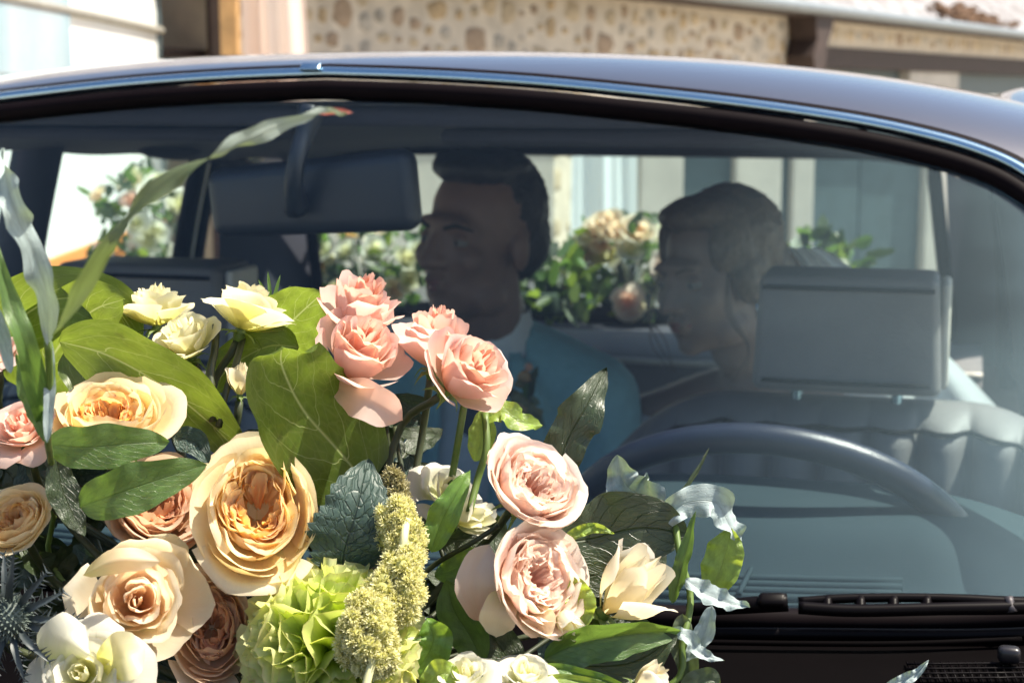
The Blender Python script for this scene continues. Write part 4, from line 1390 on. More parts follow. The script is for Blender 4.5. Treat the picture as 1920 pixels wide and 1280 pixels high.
def leaf(pts, halfw, mat, name='leaf', parent=None, prof='ovate', roll=0.0, fold=0.15, wave=0.10, nwave=3.0, serr=0, n=28, m=10, seed=0, label=None, cat='leaf', group=None, curl=0.0, bend=0.0):
    """pts: world midrib points; halfw in metres; roll in degrees (number or list along the leaf)"""
    r = random.Random(seed)
    P = catmull(pts, n)
    ph = [r.uniform(0, 6.28) for _ in range(4)]
    V, U, Fc = [], [], []
    for i, p in enumerate(P):
        v = i / n
        T = (P[min(i + 1, n)] - P[max(i - 1, 0)]).normalized()
        N0 = (CAM - p).normalized()
        N0 = (N0 - T * N0.dot(T))
        if N0.length < 0.05: N0 = Vector((0, 0, 1)) - T * T.z
        N0.normalize()
        S0 = T.cross(N0)
        a = math.radians(clerp(roll, v))
        S = S0 * math.cos(a) + N0 * math.sin(a)
        N = N0 * math.cos(a) - S0 * math.sin(a)
        if prof == 'ovate': w_ = (v ** 0.50) * ((1 - v) ** 0.72) * 1.95
        elif prof == 'heart': w_ = (v ** 0.33) * ((1 - v) ** 0.66) * 1.72
        elif prof == 'ellip': w_ = math.sin(math.pi * v) ** 0.62
        elif prof == 'lance': w_ = (v ** 0.6) * ((1 - v) ** 0.85) * 2.2
        elif prof == 'ribbon': w_ = min(1, v * 6 + 0.12) * min(1, (1 - v) * 4 + 0.02) * (1 + 0.16 * math.sin(v * 24 + ph[0]))
        else: w_ = math.sin(math.pi * v)
        w_ *= halfw
        if serr:
            w_ *= 1 + 0.16 * ((v * serr) % 1.0) - 0.08
        w_ *= 1 + 0.05 * math.sin(v * 17 + ph[3])
        for j in range(m + 1):
            x = 2 * j / m - 1
            off = fold * abs(x) * w_ + curl * x * x * w_
            off += wave * halfw * abs(x) ** 1.8 * (math.sin(v * nwave * 6.28 + ph[0] + (1.3 if x > 0 else 0)) + 0.5 * math.sin(v * nwave * 13 + ph[1] * (1 if x > 0 else 2)))
            V.append(p + S * (x * w_) + N * off)
            U.append(((x + 1) / 2, v))
    for i in range(n):
        for j in range(m):
            a = i * (m + 1) + j
            Fc.append((a, a + 1, a + m + 2, a + m + 1))
    ob = mesh_obj(name, V, Fc, mat, parent, loc=None if parent else Vector(pts[0]), uvs=U)
    if not parent and label:
        tag(ob, label, cat, group)
    return ob
def PX(d, *pp):
    """pixel triples or pairs -> world points (pairs take depth d)"""
    return [at(q[0], q[1], q[2] if len(q) > 2 else d) for q in pp]
def px2m(px, d):
    return px / FPX * d

foam = bm_obj('floral_foam', rbox(FOAM - Vector((0, 0, 0.03)), (0.34, 0.16, 0.09), CARAX, 0.02, 3), M['foam'], loc=FOAM - Vector((0, 0, 0.075)))
tag(foam, 'dark green block of floral foam under the bouquet on the bonnet', 'floral foam')

def flower(kind, label, px, py, d, diam, face, mat, seed, spin=None, squash=(1, 1), **kw):
    r = random.Random(seed)
    opt = {k: kw.pop(k) for k in list(kw) if k in ('n', 'openn', 'high', 'n_out', 'depth', 'oflare', 'nq', 'm', 'eye', 'cup', 'ruff', 'open_')}
    P = {'cup': rose_cup, 'garden': rose_garden, 'carn': carnation, 'bud': bud}[kind](r, **opt)
    nm = {'cup': 'spray_rose', 'garden': 'garden_rose', 'carn': 'carnation', 'bud': 'rosebud'}[kind]
    cat = {'cup': 'rose', 'garden': 'rose', 'carn': 'carnation', 'bud': 'rosebud'}[kind]
    R = px2m(diam / 2, d) / {'cup': 1.10, 'garden': 1.0, 'carn': 1.0, 'bud': 0.62}[kind]
    # the pixel marks the centre of the flower head
    hz = {'cup': 0.5, 'garden': 0.3, 'carn': 0.35, 'bud': 0.7}[kind]
    pos = at(px, py, d) - camdir(face) * R * hz
    return finish_flower(label, cat, nm, pos, face, spin if spin is not None else r.uniform(0, 6.28), R, P, mat, r, squash, **kw)

G1 = 'flowers of the bonnet bouquet'
# the large roses
flower('garden', 'large peach garden rose with swirled orange heart, biggest in the bouquet', 482, 978, 0.99, 236, (0.16, 0.45, 0.88), 'peach', 3, squash=(0.97, 1.18), spin=0.0, depth=0.78, n=30, n_out=8, nq=3, m=9, eye=0.2, group=G1)
flower('cup', 'pale blush rose with open cupped petals below the large peach rose', 258, 1128, 0.955, 262, (0.25, 0.30, 0.95), 'blush_peach', 11, n=22, openn=0.38, n_out=4, oflare=0.06, high=1.0, group=G1)
flower('garden', 'apricot and cream rose lying face up above the long green leaves', 212, 795, 1.0, 222, (0.05, 0.86, 0.55), 'peach', 21, depth=0.8, n=28, group=G1)
flower('garden', 'shaded dusky peach rose behind the green eucalyptus leaves', 300, 955, 1.03, 200, (0.35, 0.5, 0.8), 'shaded_peach', 31, depth=0.8, n=28, group=G1)
flower('garden', 'amber rose at the left edge above the thistle', 30, 985, 0.99, 150, (-0.2, 0.7, 0.75), 'peach', 41, depth=0.8, n=28, group=G1)
flower('garden', 'shaded dusky peach rose squeezed between blush rose and carnation', 398, 1185, 0.985, 190, (0.15, 0.35, 0.95), 'shaded_peach', 51, depth=0.75, n=30, squash=(0.85, 1.15), spin=0, group=G1)
flower('cup', 'ivory rose with greenish heart in the bottom left corner', 150, 1262, 0.91, 190, (0.0, 0.40, 0.95), 'ivory', 61, n=20, openn=1.15, n_out=5, high=0.7, group=G1)
# pink spray roses
flower('cup', 'topmost coral pink spray rose in front of the groom', 668, 592, 1.055, 168, (0.35, 0.85, 0.35), 'pink', 71, high=1.6, n=22, openn=0.42, n_out=4, oflare=0.14, group=G1)
flower('cup', 'pink spray rose directly under the topmost coral rose', 665, 678, 1.03, 192, (0.42, 0.72, 0.55), 'pink', 81, high=1.6, n=22, openn=0.42, n_out=4, oflare=0.14, group=G1)
flower('cup', 'pink spray rose behind the right end of the pink cluster', 815, 655, 1.06, 170, (0.15, 0.9, 0.3), 'pink', 91, high=1.6, n=22, openn=0.42, n_out=4, oflare=0.14, group=G1)
flower('cup', 'pink spray rose at the right end of the pink cluster, beside the lapel', 862, 708, 1.03, 182, (0.60, 0.55, 0.55), 'pink', 101, high=1.6, n=22, openn=0.42, n_out=4, oflare=0.14, group=G1)
# pale pink garden roses
flower('garden', 'pale shell pink garden rose, upper one of the pair on the right', 985, 922, 1.0, 198, (0.45, 0.62, 0.66), 'shell', 111, depth=0.95, n=30, ruff=1.5, nq=5, group=G1)
flower('garden', 'pale shell pink garden rose, lower one of the pair, with loose petals', 992, 1096, 0.975, 206, (0.62, 0.34, 0.75), 'shell', 121, depth=0.9, n=30, ruff=1.9, n_out=8, nq=5, group=G1)
# cream roses at the back left
flower('cup', 'small cream rose at the far left of the cream cluster', 292, 580, 1.10, 146, (-0.05, 0.95, 0.05), 'cream', 131, high=1.2, n=18, openn=0.6, n_out=5, oflare=0.18, sep_len=0.75, group=G1)
flower('cup', 'yellowish cream rose at the right of the cream cluster, seen from below', 465, 582, 1.09, 178, (0.30, 0.90, -0.12), 'cream', 141, high=1.1, n=18, openn=0.7, n_out=6, oflare=0.22, sep_len=0.7, group=G1)
flower('cup', 'small white rose between and below the two cream roses', 345, 640, 1.07, 150, (-0.25, 0.75, 0.45), 'cream', 151, high=1.15, n=16, openn=0.7, n_out=4, oflare=0.2, group=G1)
flower('bud', 'small cream rosebud half hidden behind the heart-shaped leaf', 452, 712, 1.06, 52, (0.1, 1, 0.1), 'butter', 161, group=G1)
# right and bottom
flower('bud', 'butter yellow rosebud beside the dark leaf on the right', 1180, 1100, 0.99, 134, (0.55, 0.62, 0.35), 'butter', 171, open_=0.5, n=10, group=G1)
flower('bud', 'small cream rosebud at the bottom edge under the broad leaf', 1218, 1268, 0.955, 58, (0.85, 0.5, 0.2), 'butter', 181, open_=0.45, group=G1)
flower('cup', 'ruffled cream rose at the bottom edge beside the carnation', 872, 1262, 0.93, 118, (-0.2, 0.85, 0.4), 'ivory', 191, n=14, openn=1.2, high=0.9, group=G1)
flower('cup', 'pale lemon rose at the bottom edge under the shell pink roses', 985, 1262, 0.935, 112, (0.1, 0.85, 0.45), 'ivory', 201, n=16, openn=0.9, high=1.0, group=G1)
flower('cup', 'white freesia-like bloom behind the bright green leaf', 838, 925, 1.055, 128, (0.25, 0.65, 0.6), 'ivory', 211, n=10, openn=1.2, high=1.2, n_out=4, group=G1)
flower('bud', 'white blossom beside the dark stem left of the shell pink roses', 885, 970, 1.04, 70, (0.8, 0.2, 0.5), 'ivory', 212, open_=0.8, n=8, group=G1)
flower('bud', 'pale green blossom under the lower shell pink rose', 1062, 1165, 0.965, 58, (0.5, -0.5, 0.6), 'ivory', 213, open_=0.9, n=8, group=G1)
# left edge pinks
flower('cup', 'pale pink rose at the left edge beside the apricot rose', 40, 800, 0.99, 148, (-0.1, 0.75, 0.6), 'pink', 221, n=18, openn=0.9, group=G1)
flower('cup', 'pink rose cut by the left edge behind the willowy leaves', -12, 655, 1.06, 120, (-0.1, 0.85, 0.4), 'pink', 231, n=16, group=G1)
flower('carn', 'lime green carnation with crinkled petals at the bottom centre', 618, 1204, 0.965, 384, (0.0, 0.5, 0.85), 'lime', 241, n=58, cal=False, group=G1)
# loose petals hanging from the roses
def loose(label, pts, hw, ring, fold, seed):
    ob = leaf(pts, hw, PM[ring[0]][ring[1]], 'loose_petal', None, 'ellip', fold=fold, wave=0.12, nwave=1.5, n=14, m=10, seed=seed, label=label, cat='petal')
    return ob
loose('fallen pink petal hanging under the pink spray roses', PX(1.02, (628, 728), (690, 752, 1.0), (756, 788, 1.01)), px2m(38, 1.02), ('pink', 2), 0.3, 1)
loose('ivory petal standing out at the left of the lower shell rose', PX(0.985, (905, 1165), (892, 1090, 0.975), (918, 1020)), px2m(38, 0.98), ('shell', 2), 0.25, 2)
loose('peachy petal drooping below the lower shell rose', PX(0.965, (955, 1100), (935, 1150, 0.955), (930, 1195)), px2m(34, 0.96), ('blush_peach', 2), 0.2, 3)
loose('second peachy petal drooping under the lower shell rose', PX(0.965, (1000, 1130), (1010, 1165, 0.955), (1000, 1192)), px2m(32, 0.96), ('blush_peach', 2), 0.2, 4)
loose('yellow-green petal standing up behind the blush rose', PX(0.985, (310, 1090), (300, 1040, 0.985), (285, 1003)), px2m(52, 0.98), ('cream', 2), 0.2, 5)
loose('white petal rolled over the top of the blush rose', PX(0.945, (155, 1078), (225, 1050, 0.94), (302, 1052)), px2m(24, 0.94), ('blush_peach', 2), -0.5, 6)
loose('ivory petal spread at the left of the ivory corner rose', PX(0.92, (110, 1250), (125, 1200, 0.91), (160, 1172)), px2m(52, 0.91), ('ivory', 2), 0.2, 7)
loose('mottled green and white petal at the right of the ivory corner rose', PX(0.92, (190, 1250), (230, 1230, 0.91), (272, 1212)), px2m(46, 0.91), ('cream', 2), 0.2, 8)

# ------------------------------------------------------------------ foliage of the bouquet
GL = 'leaves of the bonnet bouquet'
def lf(label, mat, d, pts, hw, **k):
    P = PX(d, *pts)
    if not k.pop('nostem', False):
        pass
    return leaf(P, px2m(hw, d), M[mat], label=label, group=GL, name=k.pop('name', 'leaf'), **k)
# backlit salal leaves
lf('big backlit green leaf at the far left behind the willowy ribbons', 'salal', 1.12, [(-60, 690, 1.14), (20, 610, 1.11), (110, 560, 1.08), (215, 580, 1.09), (262, 650, 1.12)], 72, prof='heart', fold=0.1, wave=0.05, seed=1)
lf('green leaf standing behind the cream cluster on the left', 'salal', 1.125, [(60, 740, 1.15), (110, 650, 1.12), (170, 585, 1.08), (235, 560, 1.06)], 92, prof='heart', fold=0.12, wave=0.05, seed=2)
lf('long backlit leaf sloping from the cream cluster to the large peach rose', 'salal', 1.045, [(112, 640, 1.03), (200, 665, 1.02), (300, 720, 1.03), (390, 790, 1.05), (462, 862, 1.06)], 84, prof='ovate', fold=0.14, wave=0.05, roll=[-25, -20, -15], seed=3, n=36)
lf('broad heart-shaped leaf shaded by the pink roses at the centre', 'salal', 1.03, [(690, 912, 1.055), (640, 850, 1.035), (570, 770, 0.995), (530, 690, 0.96), (528, 648, 0.945)], 124, prof='heart', fold=0.08, wave=0.05, roll=[-22, -22, -20], seed=4, n=36, m=14)
lf('rounded green leaf behind the yellowish cream rose', 'salal', 1.13, [(470, 700, 1.15), (520, 630, 1.13), (560, 590, 1.11), (606, 548, 1.09)], 66, prof='ellip', fold=0.08, wave=0.05, seed=5)
lf('lower lobe of foliage under the cream cluster', 'salal', 1.10, [(560, 650), (500, 650), (430, 690), (390, 740)], 55, prof='ovate', seed=6, fold=0.1)
lf('green leaf under the long sloping leaf', 'salal', 1.075, [(120, 660), (180, 730), (250, 775), (330, 815)], 58, prof='ovate', seed=7, fold=0.2, roll=18)
# dark leathery leaves on the right
lf('dark toothed leaf standing upright in front of the teal jacket', 'dark_leaf', 1.045, [(1040, 905), (1062, 830), (1100, 760), (1136, 690, 1.06)], 52, prof='lance', fold=0.22, roll=[10, -14], seed=8, serr=26)
lf('dark rounded leaf right of the shell pink roses', 'dark_leaf', 1.02, [(1030, 1020, 1.01), (1110, 1010), (1200, 990), (1292, 1000, 1.02)], 76, prof='ellip', fold=0.1, wave=0.05, roll=-8, seed=9)
lf('shadowed dark leaf behind the butter rosebud', 'dark_leaf', 1.03, [(1060, 1090), (1130, 1075), (1200, 1060), (1250, 1040)], 52, prof='ellip', fold=0.1, seed=10)
lf('broad folded leaf under the butter rosebud at the bottom right', 'euca', 0.965, [(1020, 1235), (1090, 1205), (1180, 1190), (1278, 1182, 0.98)], 46, prof='ovate', fold=0.55, roll=[-20, -28], seed=11)
lf('lower half leaf hanging under the broad folded leaf', 'dark_leaf', 0.975, [(1020, 1250), (1100, 1250), (1190, 1240), (1270, 1190)], 62, prof='ovate', fold=0.15, roll=14, seed=12)
# eucalyptus leaves at the left
lf('upper green leaf lying across the apricot rose', 'euca', 0.93, [(88, 832), (160, 838, 0.925), (240, 832), (318, 828, 0.94)], 50, prof='ovate', fold=0.12, wave=0.06, roll=-10, seed=13)
lf('lower green leaf with pointed tip between apricot and peach roses', 'euca', 0.92, [(150, 950), (220, 925, 0.915), (300, 898), (388, 870, 0.93)], 56, prof='ovate', fold=0.14, wave=0.06, roll=[-5, -15], seed=14)
lf('shadowed hanging leaf left of the lower green leaf', 'dark_leaf', 0.945, [(105, 850), (115, 910), (135, 960), (160, 1005)], 36, prof='lance', fold=0.2, seed=15)
lf('small crinkled grey-green leaf above the large peach rose', 'rugose', 0.99, [(322, 815), (345, 822), (368, 832), (392, 868)], 26, prof='ellip', fold=0.3, seed=16)
# wavy willow ribbons in front
rb1 = lf('long blurred willowy leaf curving up towards the mirror', 'sage', 0.66, [(98, 630, 0.78), (135, 575, 0.72), (190, 480, 0.67), (245, 410, 0.66), (330, 330, 0.66), (420, 285, 0.66), (500, 245, 0.67), (590, 216, 0.68), (652, 210, 0.69)], 17, prof='ribbon', fold=0.2, wave=0.45, nwave=4, roll=[0, 25, -20, 60, 20, 110, 170, 120, 60], seed=17, n=70)
leaf(PX(0.69, (596, 214), (618, 210), (640, 209), (662, 212)), px2m(9, 0.69), M['russet'], 'leaf_tip', rb1, 'lance', fold=0.3, roll=30, n=10, m=4)
lf('pale twisted willowy leaf rising at the left edge', 'glaucous', 0.76, [(92, 640, 0.80), (88, 560, 0.78), (60, 470, 0.77), (30, 400, 0.76), (14, 340, 0.76), (8, 278, 0.76)], 24, prof='ribbon', fold=0.2, wave=0.3, nwave=3, roll=[0, 30, -35, 40, 60], seed=18, n=50)
lf('slender green leaf at the left edge crossing the ribbons', 'euca', 0.80, [(88, 820, 0.84), (72, 740, 0.82), (45, 640), (15, 550), (-12, 440)], 27, prof='lance', fold=0.3, wave=0.15, roll=[20, -20, 10], seed=19, n=40)
lf('short pale leaf at the fork of the willowy stem', 'glaucous', 0.82, [(88, 830), (92, 760), (95, 700), (98, 640)], 13, prof='lance', fold=0.4, seed=20)
lf('green leaf low on the willowy stem', 'euca', 0.83, [(90, 830), (70, 770), (50, 730), (30, 660)], 24, prof='lance', fold=0.3, roll=30, seed=21)
lf('narrow pale leaf at the very left edge', 'glaucous', 0.80, [(20, 700), (10, 650), (-2, 600), (-16, 560)], 16, prof='lance', fold=0.3, seed=22)
V, Fc = tube(PX(0.83, (90, 640, 0.80), (93, 720, 0.82), (90, 820, 0.84), (96, 870, 0.95), (100, 960, 1.06), (130, 1100, 1.08)) + [FOAM], 0.0020, 28, 7)
tag(mesh_obj('twig', V, Fc, M['stem'], loc=FOAM), 'thin twig that carries the willowy leaves on the left', 'twig', GL)
# serrated rugose leaf, bright green leaf, small leaves
lf('dark serrated quilted leaf between peach rose and fuzzy plumes', 'rugose', 0.985, [(640, 1075, 0.99), (650, 1020), (670, 950), (690, 860, 1.0)], 88, prof='ovate', fold=0.12, wave=0.05, serr=13, roll=-6, seed=23, n=60, m=14)
lf('bright green pointed leaf in front of the white bloom', 'fresh', 1.0, [(808, 1035), (825, 985), (850, 935), (882, 880, 1.01)], 36, prof='lance', fold=0.15, roll=10, seed=24)
lf('light green leaf below the dark slanting stem', 'fresh', 1.02, [(815, 1080), (850, 1068), (880, 1050), (905, 1030)], 30, prof='ellip', fold=0.2, seed=25)
lf('yellow-green leaf beside the pink cluster on the right', 'lime_leaf', 1.05, [(905, 790), (940, 770), (975, 790), (1018, 797, 1.06)], 28, prof='ovate', fold=0.25, wave=0.2, roll=25, seed=26)
lf('lime leaf below the pink cluster', 'lime_leaf', 1.05, [(900, 770), (905, 800), (900, 835), (890, 865)], 26, prof='ellip', fold=0.2, seed=27)
lf('curling lime sepal leaf right of the upper shell rose', 'lime_leaf', 0.99, [(1060, 1015), (1090, 995), (1120, 990), (1152, 1000)], 13, prof='lance', fold=0.4, wave=0.5, seed=28)
lf('second curling lime leaf right of the shell roses', 'lime_leaf', 0.99, [(1060, 1005), (1085, 995), (1105, 988), (1122, 980)], 12, prof='lance', fold=0.4, seed=29)
lf('lime leaf at the right of the lower shell rose', 'lime_leaf', 0.975, [(1060, 1180), (1085, 1150), (1085, 1115), (1075, 1080)], 30, prof='ellip', fold=0.3, wave=0.3, seed=30)
lf('green strap leaf along the bottom edge', 'fresh', 0.95, [(1020, 1245), (1080, 1262), (1140, 1278), (1200, 1300)], 16, prof='lance', fold=0.4, seed=31)
lf('second green strap leaf along the bottom edge', 'lime_leaf', 0.94, [(1020, 1268), (1080, 1275), (1140, 1290), (1190, 1310)], 13, prof='lance', fold=0.4, seed=32)
lf('round green leaf at the right side of the carnation', 'fresh', 0.965, [(770, 1265), (800, 1230), (812, 1195), (800, 1160)], 40, prof='ellip', fold=0.2, wave=0.3, seed=33)
lf('dark green leaf filling the gap between the plumes and the lower shell rose', 'euca', 1.0, [(905, 1240), (880, 1190), (850, 1140), (838, 1085)], 44, prof='ovate', fold=0.2, wave=0.1, roll=20, seed=52)
lf('shaded leaf behind the drooping petals of the lower shell rose', 'dark_leaf', 1.01, [(960, 1260), (940, 1215), (900, 1165), (885, 1110)], 46, prof='ovate', fold=0.2, seed=53)
lf('pale green leaf at the bottom edge beside the plume', 'lime_leaf', 0.93, [(790, 1300), (815, 1270), (835, 1262), (860, 1275)], 28, prof='ellip', fold=0.3, wave=0.3, seed=34)
lf('greyish stray leaf at the bottom edge before the washer grille', 'glaucous', 0.985, [(1655, 1290), (1690, 1275), (1718, 1262), (1742, 1236)], 13, prof='lance', fold=0.5, wave=0.4, seed=35)
# glaucous twisted foliage on the right
lf('white glaucous leaf rising behind the dark rounded leaf', 'glaucous', 1.05, [(1250, 950, 1.03), (1205, 930), (1170, 905), (1158, 852)], 50, prof='ovate', fold=0.15, wave=0.2, roll=15, seed=36)
lf('thin twig-like leaf pointing up at the steering wheel', 'sage', 1.04, [(1250, 950), (1285, 915), (1312, 875), (1330, 838)], 6, prof='lance', fold=0.4, roll=30, seed=37)
lf('pale curled leaf arching over at the right end', 'glaucous', 1.02, [(1240, 985), (1280, 945), (1340, 942), (1368, 985), (1392, 1015)], 36, prof='ovate', fold=0.2, wave=0.35, roll=[10, -10, 40, 20], seed=38, n=40)
lf('bright backlit green leaf hanging at the right end', 'lime_leaf', 1.02, [(1372, 990), (1362, 1030), (1348, 1075), (1325, 1125)], 38, prof='ellip', fold=0.12, wave=0.12, roll=-10, seed=39)
lf('slim grey-green leaf left of the hanging backlit leaf', 'euca', 1.005, [(1260, 1130), (1272, 1085), (1288, 1030), (1304, 958)], 21, prof='lance', fold=0.35, roll=30, seed=40)
lf('pale star-like leaf pointing right above the wiper', 'glaucous', 0.995, [(1285, 1085), (1320, 1110), (1360, 1128), (1406, 1138)], 26, prof='lance', fold=0.4, wave=0.3, roll=25, seed=41)
lf('pale leaf drooping from the star-like leaf', 'glaucous', 0.985, [(1335, 1135), (1325, 1180), (1305, 1215), (1285, 1240)], 24, prof='lance', fold=0.35, roll=-20, seed=42)
lf('pale leaf sweeping to the right at the lower end', 'glaucous', 0.98, [(1258, 1178), (1290, 1195), (1315, 1225), (1358, 1238)], 17, prof='lance', fold=0.4, wave=0.3, roll=20, seed=43)
lf('dull grey leaf below the sweeping pale leaf', 'sage', 0.99, [(1280, 1150), (1280, 1200), (1290, 1250), (1285, 1300)], 30, prof='lance', fold=0.3, seed=44)
lf('grey leaf at the bottom edge under the pale leaves', 'sage', 0.98, [(1275, 1310), (1300, 1285), (1330, 1275), (1350, 1282)], 26, prof='ellip', fold=0.3, seed=45)
V, Fc = tube(PX(1.0, (1262, 945, 1.03), (1275, 1040, 1.01), (1295, 1120), (1280, 1200, 0.985), (1250, 1290, 0.98)) + [FOAM + RX * 0.15], 0.0022, 24, 7)
tag(mesh_obj('twig', V, Fc, M['stem'], loc=FOAM), 'grey-green twig that carries the twisted pale leaves on the right', 'twig', GL)
# needle-like sprig behind the yellowish rose
spr = thing('needle_sprig', at(520, 600, 1.13), 'tiny needle-leaved sprig peeping above the yellowish cream rose', 'sprig', GL)
for a, b in (((505, 565), (484, 523)), ((508, 565), (502, 508)), ((512, 565), (526, 514)), ((515, 570), (545, 535))):
    leaf(PX(1.13, a, ((a[0] + b[0]) / 2, (a[1] + b[1]) / 2), b), px2m(4, 1.13), M['fresh'], 'needle', spr, 'lance', fold=0.3, n=8, m=4)
# dark slanting stem and others that show
for lab, pts, rd, mt in (('dark slanting stem left of the shell pink roses', [(935, 985, 1.01), (880, 1020, 1.01), (815, 1058, 1.02), (760, 1110, 1.02)], 5, 'dark_stem'),
                         ('thick green stem under the pink cluster', [(874, 735, 1.05), (862, 810, 1.05), (850, 880, 1.055), (835, 960, 1.05)], 7, 'stem'),
                         ('thin green stem beside the thick pale stem', [(910, 775, 1.05), (912, 840, 1.04), (895, 900, 1.04), (880, 960, 1.03)], 7, 'stem'),
                         ('dark stem of the yellowish cream rose', [(455, 635, 1.09), (440, 690, 1.07), (425, 730, 1.06), (410, 800, 1.05)], 7, 'dark_stem'),
                         ('second dark stem under the cream cluster', [(405, 610, 1.08), (402, 660, 1.07), (395, 700, 1.06), (400, 790, 1.05)], 8, 'dark_stem')):
    P = PX(1.0, *pts)
    V, Fc = tube(P, px2m(rd, 1.03), 14, 8)
    tag(mesh_obj('stem', V, Fc, M[mt], loc=P[-1]), lab, 'stem', GL)

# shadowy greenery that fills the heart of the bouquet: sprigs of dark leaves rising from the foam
rf = random.Random(77)
fill_spots = [(110, 900), (40, 930), (170, 980), (60, 1010), (130, 1070), (30, 900), (200, 860), (880, 1050), (840, 1090), (900, 1120), (950, 1180), (820, 1240), (1030, 1180), (700, 870), (360, 980), (480, 1150), (60, 900), (150, 1010), (210, 1060), (90, 1080), (30, 1060), (120, 1130), (330, 890), (430, 880), (560, 900), (620, 880), (690, 830), (740, 800), (760, 880), (700, 960),
              (640, 1010), (560, 830), (820, 1010), (870, 1100), (900, 1180), (840, 1150), (790, 1120), (870, 1210), (930, 1040), (780, 1060), (1060, 1120), (1100, 1150), (1160, 1160),
              (380, 1080), (420, 1120), (330, 1050), (450, 1180), (60, 1200), (20, 1130), (180, 1150), (330, 1230), (420, 1260), (760, 850), (720, 760), (620, 1090), (250, 880), (60, 860), (0, 870), (960, 1230), (1120, 1230), (820, 1200)]
NEAR = [('apricot rose', 212, 785), ('large peach rose', 482, 978), ('blush rose', 262, 1132), ('ivory corner rose', 150, 1262), ('amber edge rose', 30, 985), ('carnation', 580, 1190), ('upper shell rose', 992, 910), ('lower shell rose', 1006, 1092),
        ('pink cluster', 760, 680), ('heart-shaped leaf', 590, 780), ('quilted leaf', 660, 960), ('fuzzy plumes', 745, 1080), ('sea holly', 18, 1158), ('butter rosebud', 1195, 1098), ('white bloom', 838, 925), ('pale pink edge rose', 40, 800), ('lemon rose', 985, 1262), ('ruffled cream rose', 872, 1262), ('dusky rose', 300, 955), ('squeezed dusky rose', 392, 1185)]
FILL = []
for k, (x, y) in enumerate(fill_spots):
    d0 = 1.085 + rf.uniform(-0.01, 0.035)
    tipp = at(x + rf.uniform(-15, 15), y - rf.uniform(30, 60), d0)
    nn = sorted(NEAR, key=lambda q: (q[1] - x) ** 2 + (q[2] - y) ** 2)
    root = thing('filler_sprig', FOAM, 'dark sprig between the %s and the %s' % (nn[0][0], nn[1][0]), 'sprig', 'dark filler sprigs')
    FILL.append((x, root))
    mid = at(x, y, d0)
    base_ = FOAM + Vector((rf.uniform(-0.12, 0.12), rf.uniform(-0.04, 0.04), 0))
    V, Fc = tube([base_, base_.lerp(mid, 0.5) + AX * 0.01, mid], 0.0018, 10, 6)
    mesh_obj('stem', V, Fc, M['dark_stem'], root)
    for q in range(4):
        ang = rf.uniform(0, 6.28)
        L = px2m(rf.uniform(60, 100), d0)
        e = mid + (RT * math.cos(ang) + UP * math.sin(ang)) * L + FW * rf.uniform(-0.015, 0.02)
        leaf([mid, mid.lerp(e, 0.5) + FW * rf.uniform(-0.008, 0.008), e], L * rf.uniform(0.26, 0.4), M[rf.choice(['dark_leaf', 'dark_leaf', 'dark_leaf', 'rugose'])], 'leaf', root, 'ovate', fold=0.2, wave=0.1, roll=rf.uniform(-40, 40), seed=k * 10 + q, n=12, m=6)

byl = {}
for x, o in FILL:
    byl.setdefault(o['label'], []).append((x, o))
for lab, lst in byl.items():
    if len(lst) > 1:
        lst.sort(key=lambda q: q[0])
        words = {2: ['left one', 'right one'], 3: ['left one', 'middle one', 'right one']}.get(len(lst)) or ['leftmost'] + ['%s from left' % w_ for w_ in ('second', 'third', 'fourth', 'fifth', 'sixth')[:len(lst) - 2]] + ['rightmost']
        for (x, o), w_ in zip(lst, words):
            o['label'] = lab + ', ' + w_

# fuzzy chartreuse plumes (amaranth): knobbly tassels of tiny florets
def plume(label, pts, rads, mat, nfl, seed, stem=None, spike=0.0032):
    r = random.Random(seed)
    P = catmull(PX(0.95, *pts), 60)
    root = thing('plume', P[0], label, 'plume', 'fuzzy plumes of the bouquet')
    # knobbly body
    lumps = []
    for i in range(95):
        t = r.random()
        c = P[int(t * 60)]
        R = px2m(clerp(rads, t), 0.95)
        dv = Vector((r.gauss(0, 1), r.gauss(0, 1), r.gauss(0, 1))).normalized()
        lumps.append((c + dv * R * 0.66, R * r.uniform(0.20, 0.40)))
    bm = bmesh.new()
    for c, R in lumps:
        bmesh.ops.create_icosphere(bm, subdivisions=2, radius=R * 0.78, matrix=Matrix.Translation(c))
    core = bm_obj('core', bm, M[mat], root)
    core['kind'] = 'stuff'
    V, Fc, U = [], [], []
    for i in range(nfl):
        c, R = r.choice(lumps)
        dv = Vector((r.gauss(0, 1), r.gauss(0, 1), r.gauss(0, 1))).normalized()
        q = c + dv * R * 0.80
        for s in range(4):
            ax = (dv * 1.1 + Vector((r.gauss(0, 0.6), r.gauss(0, 0.6), r.gauss(0, 0.6)))).normalized()
            sd = ax.cross(Vector((r.gauss(0, 1), r.gauss(0, 1), r.gauss(0, 1)))).normalized()
            ln = spike * r.uniform(0.6, 1.3)
            b = len(V)
            V += [q + sd * 0.00042, q - sd * 0.00042, q + ax * ln + sd * 0.0003, q + ax * ln - sd * 0.0003]
            U += [(0, 0.2), (1, 0.2), (0.5, 1.0), (0.6, 1.0)]
            Fc.append((b, b + 1, b + 3, b + 2))
    fl = mesh_obj('florets', V, Fc, M[mat], root, uvs=U, smooth=False)
    fl['kind'] = 'stuff'
    if stem:
        SP = PX(0.95, *stem)
        V, Fc = tube(SP, px2m(8, 0.95), 10, 8)
        mesh_obj('stem', V, Fc, M['pale_stem'], root)
    return root
plume('brownish fuzzy plume tip beside the dark serrated leaf', [(735, 890, 1.0), (742, 915, 1.0), (748, 945, 0.995)], [14, 26, 24], 'fuzz_dark', 1600, 1)
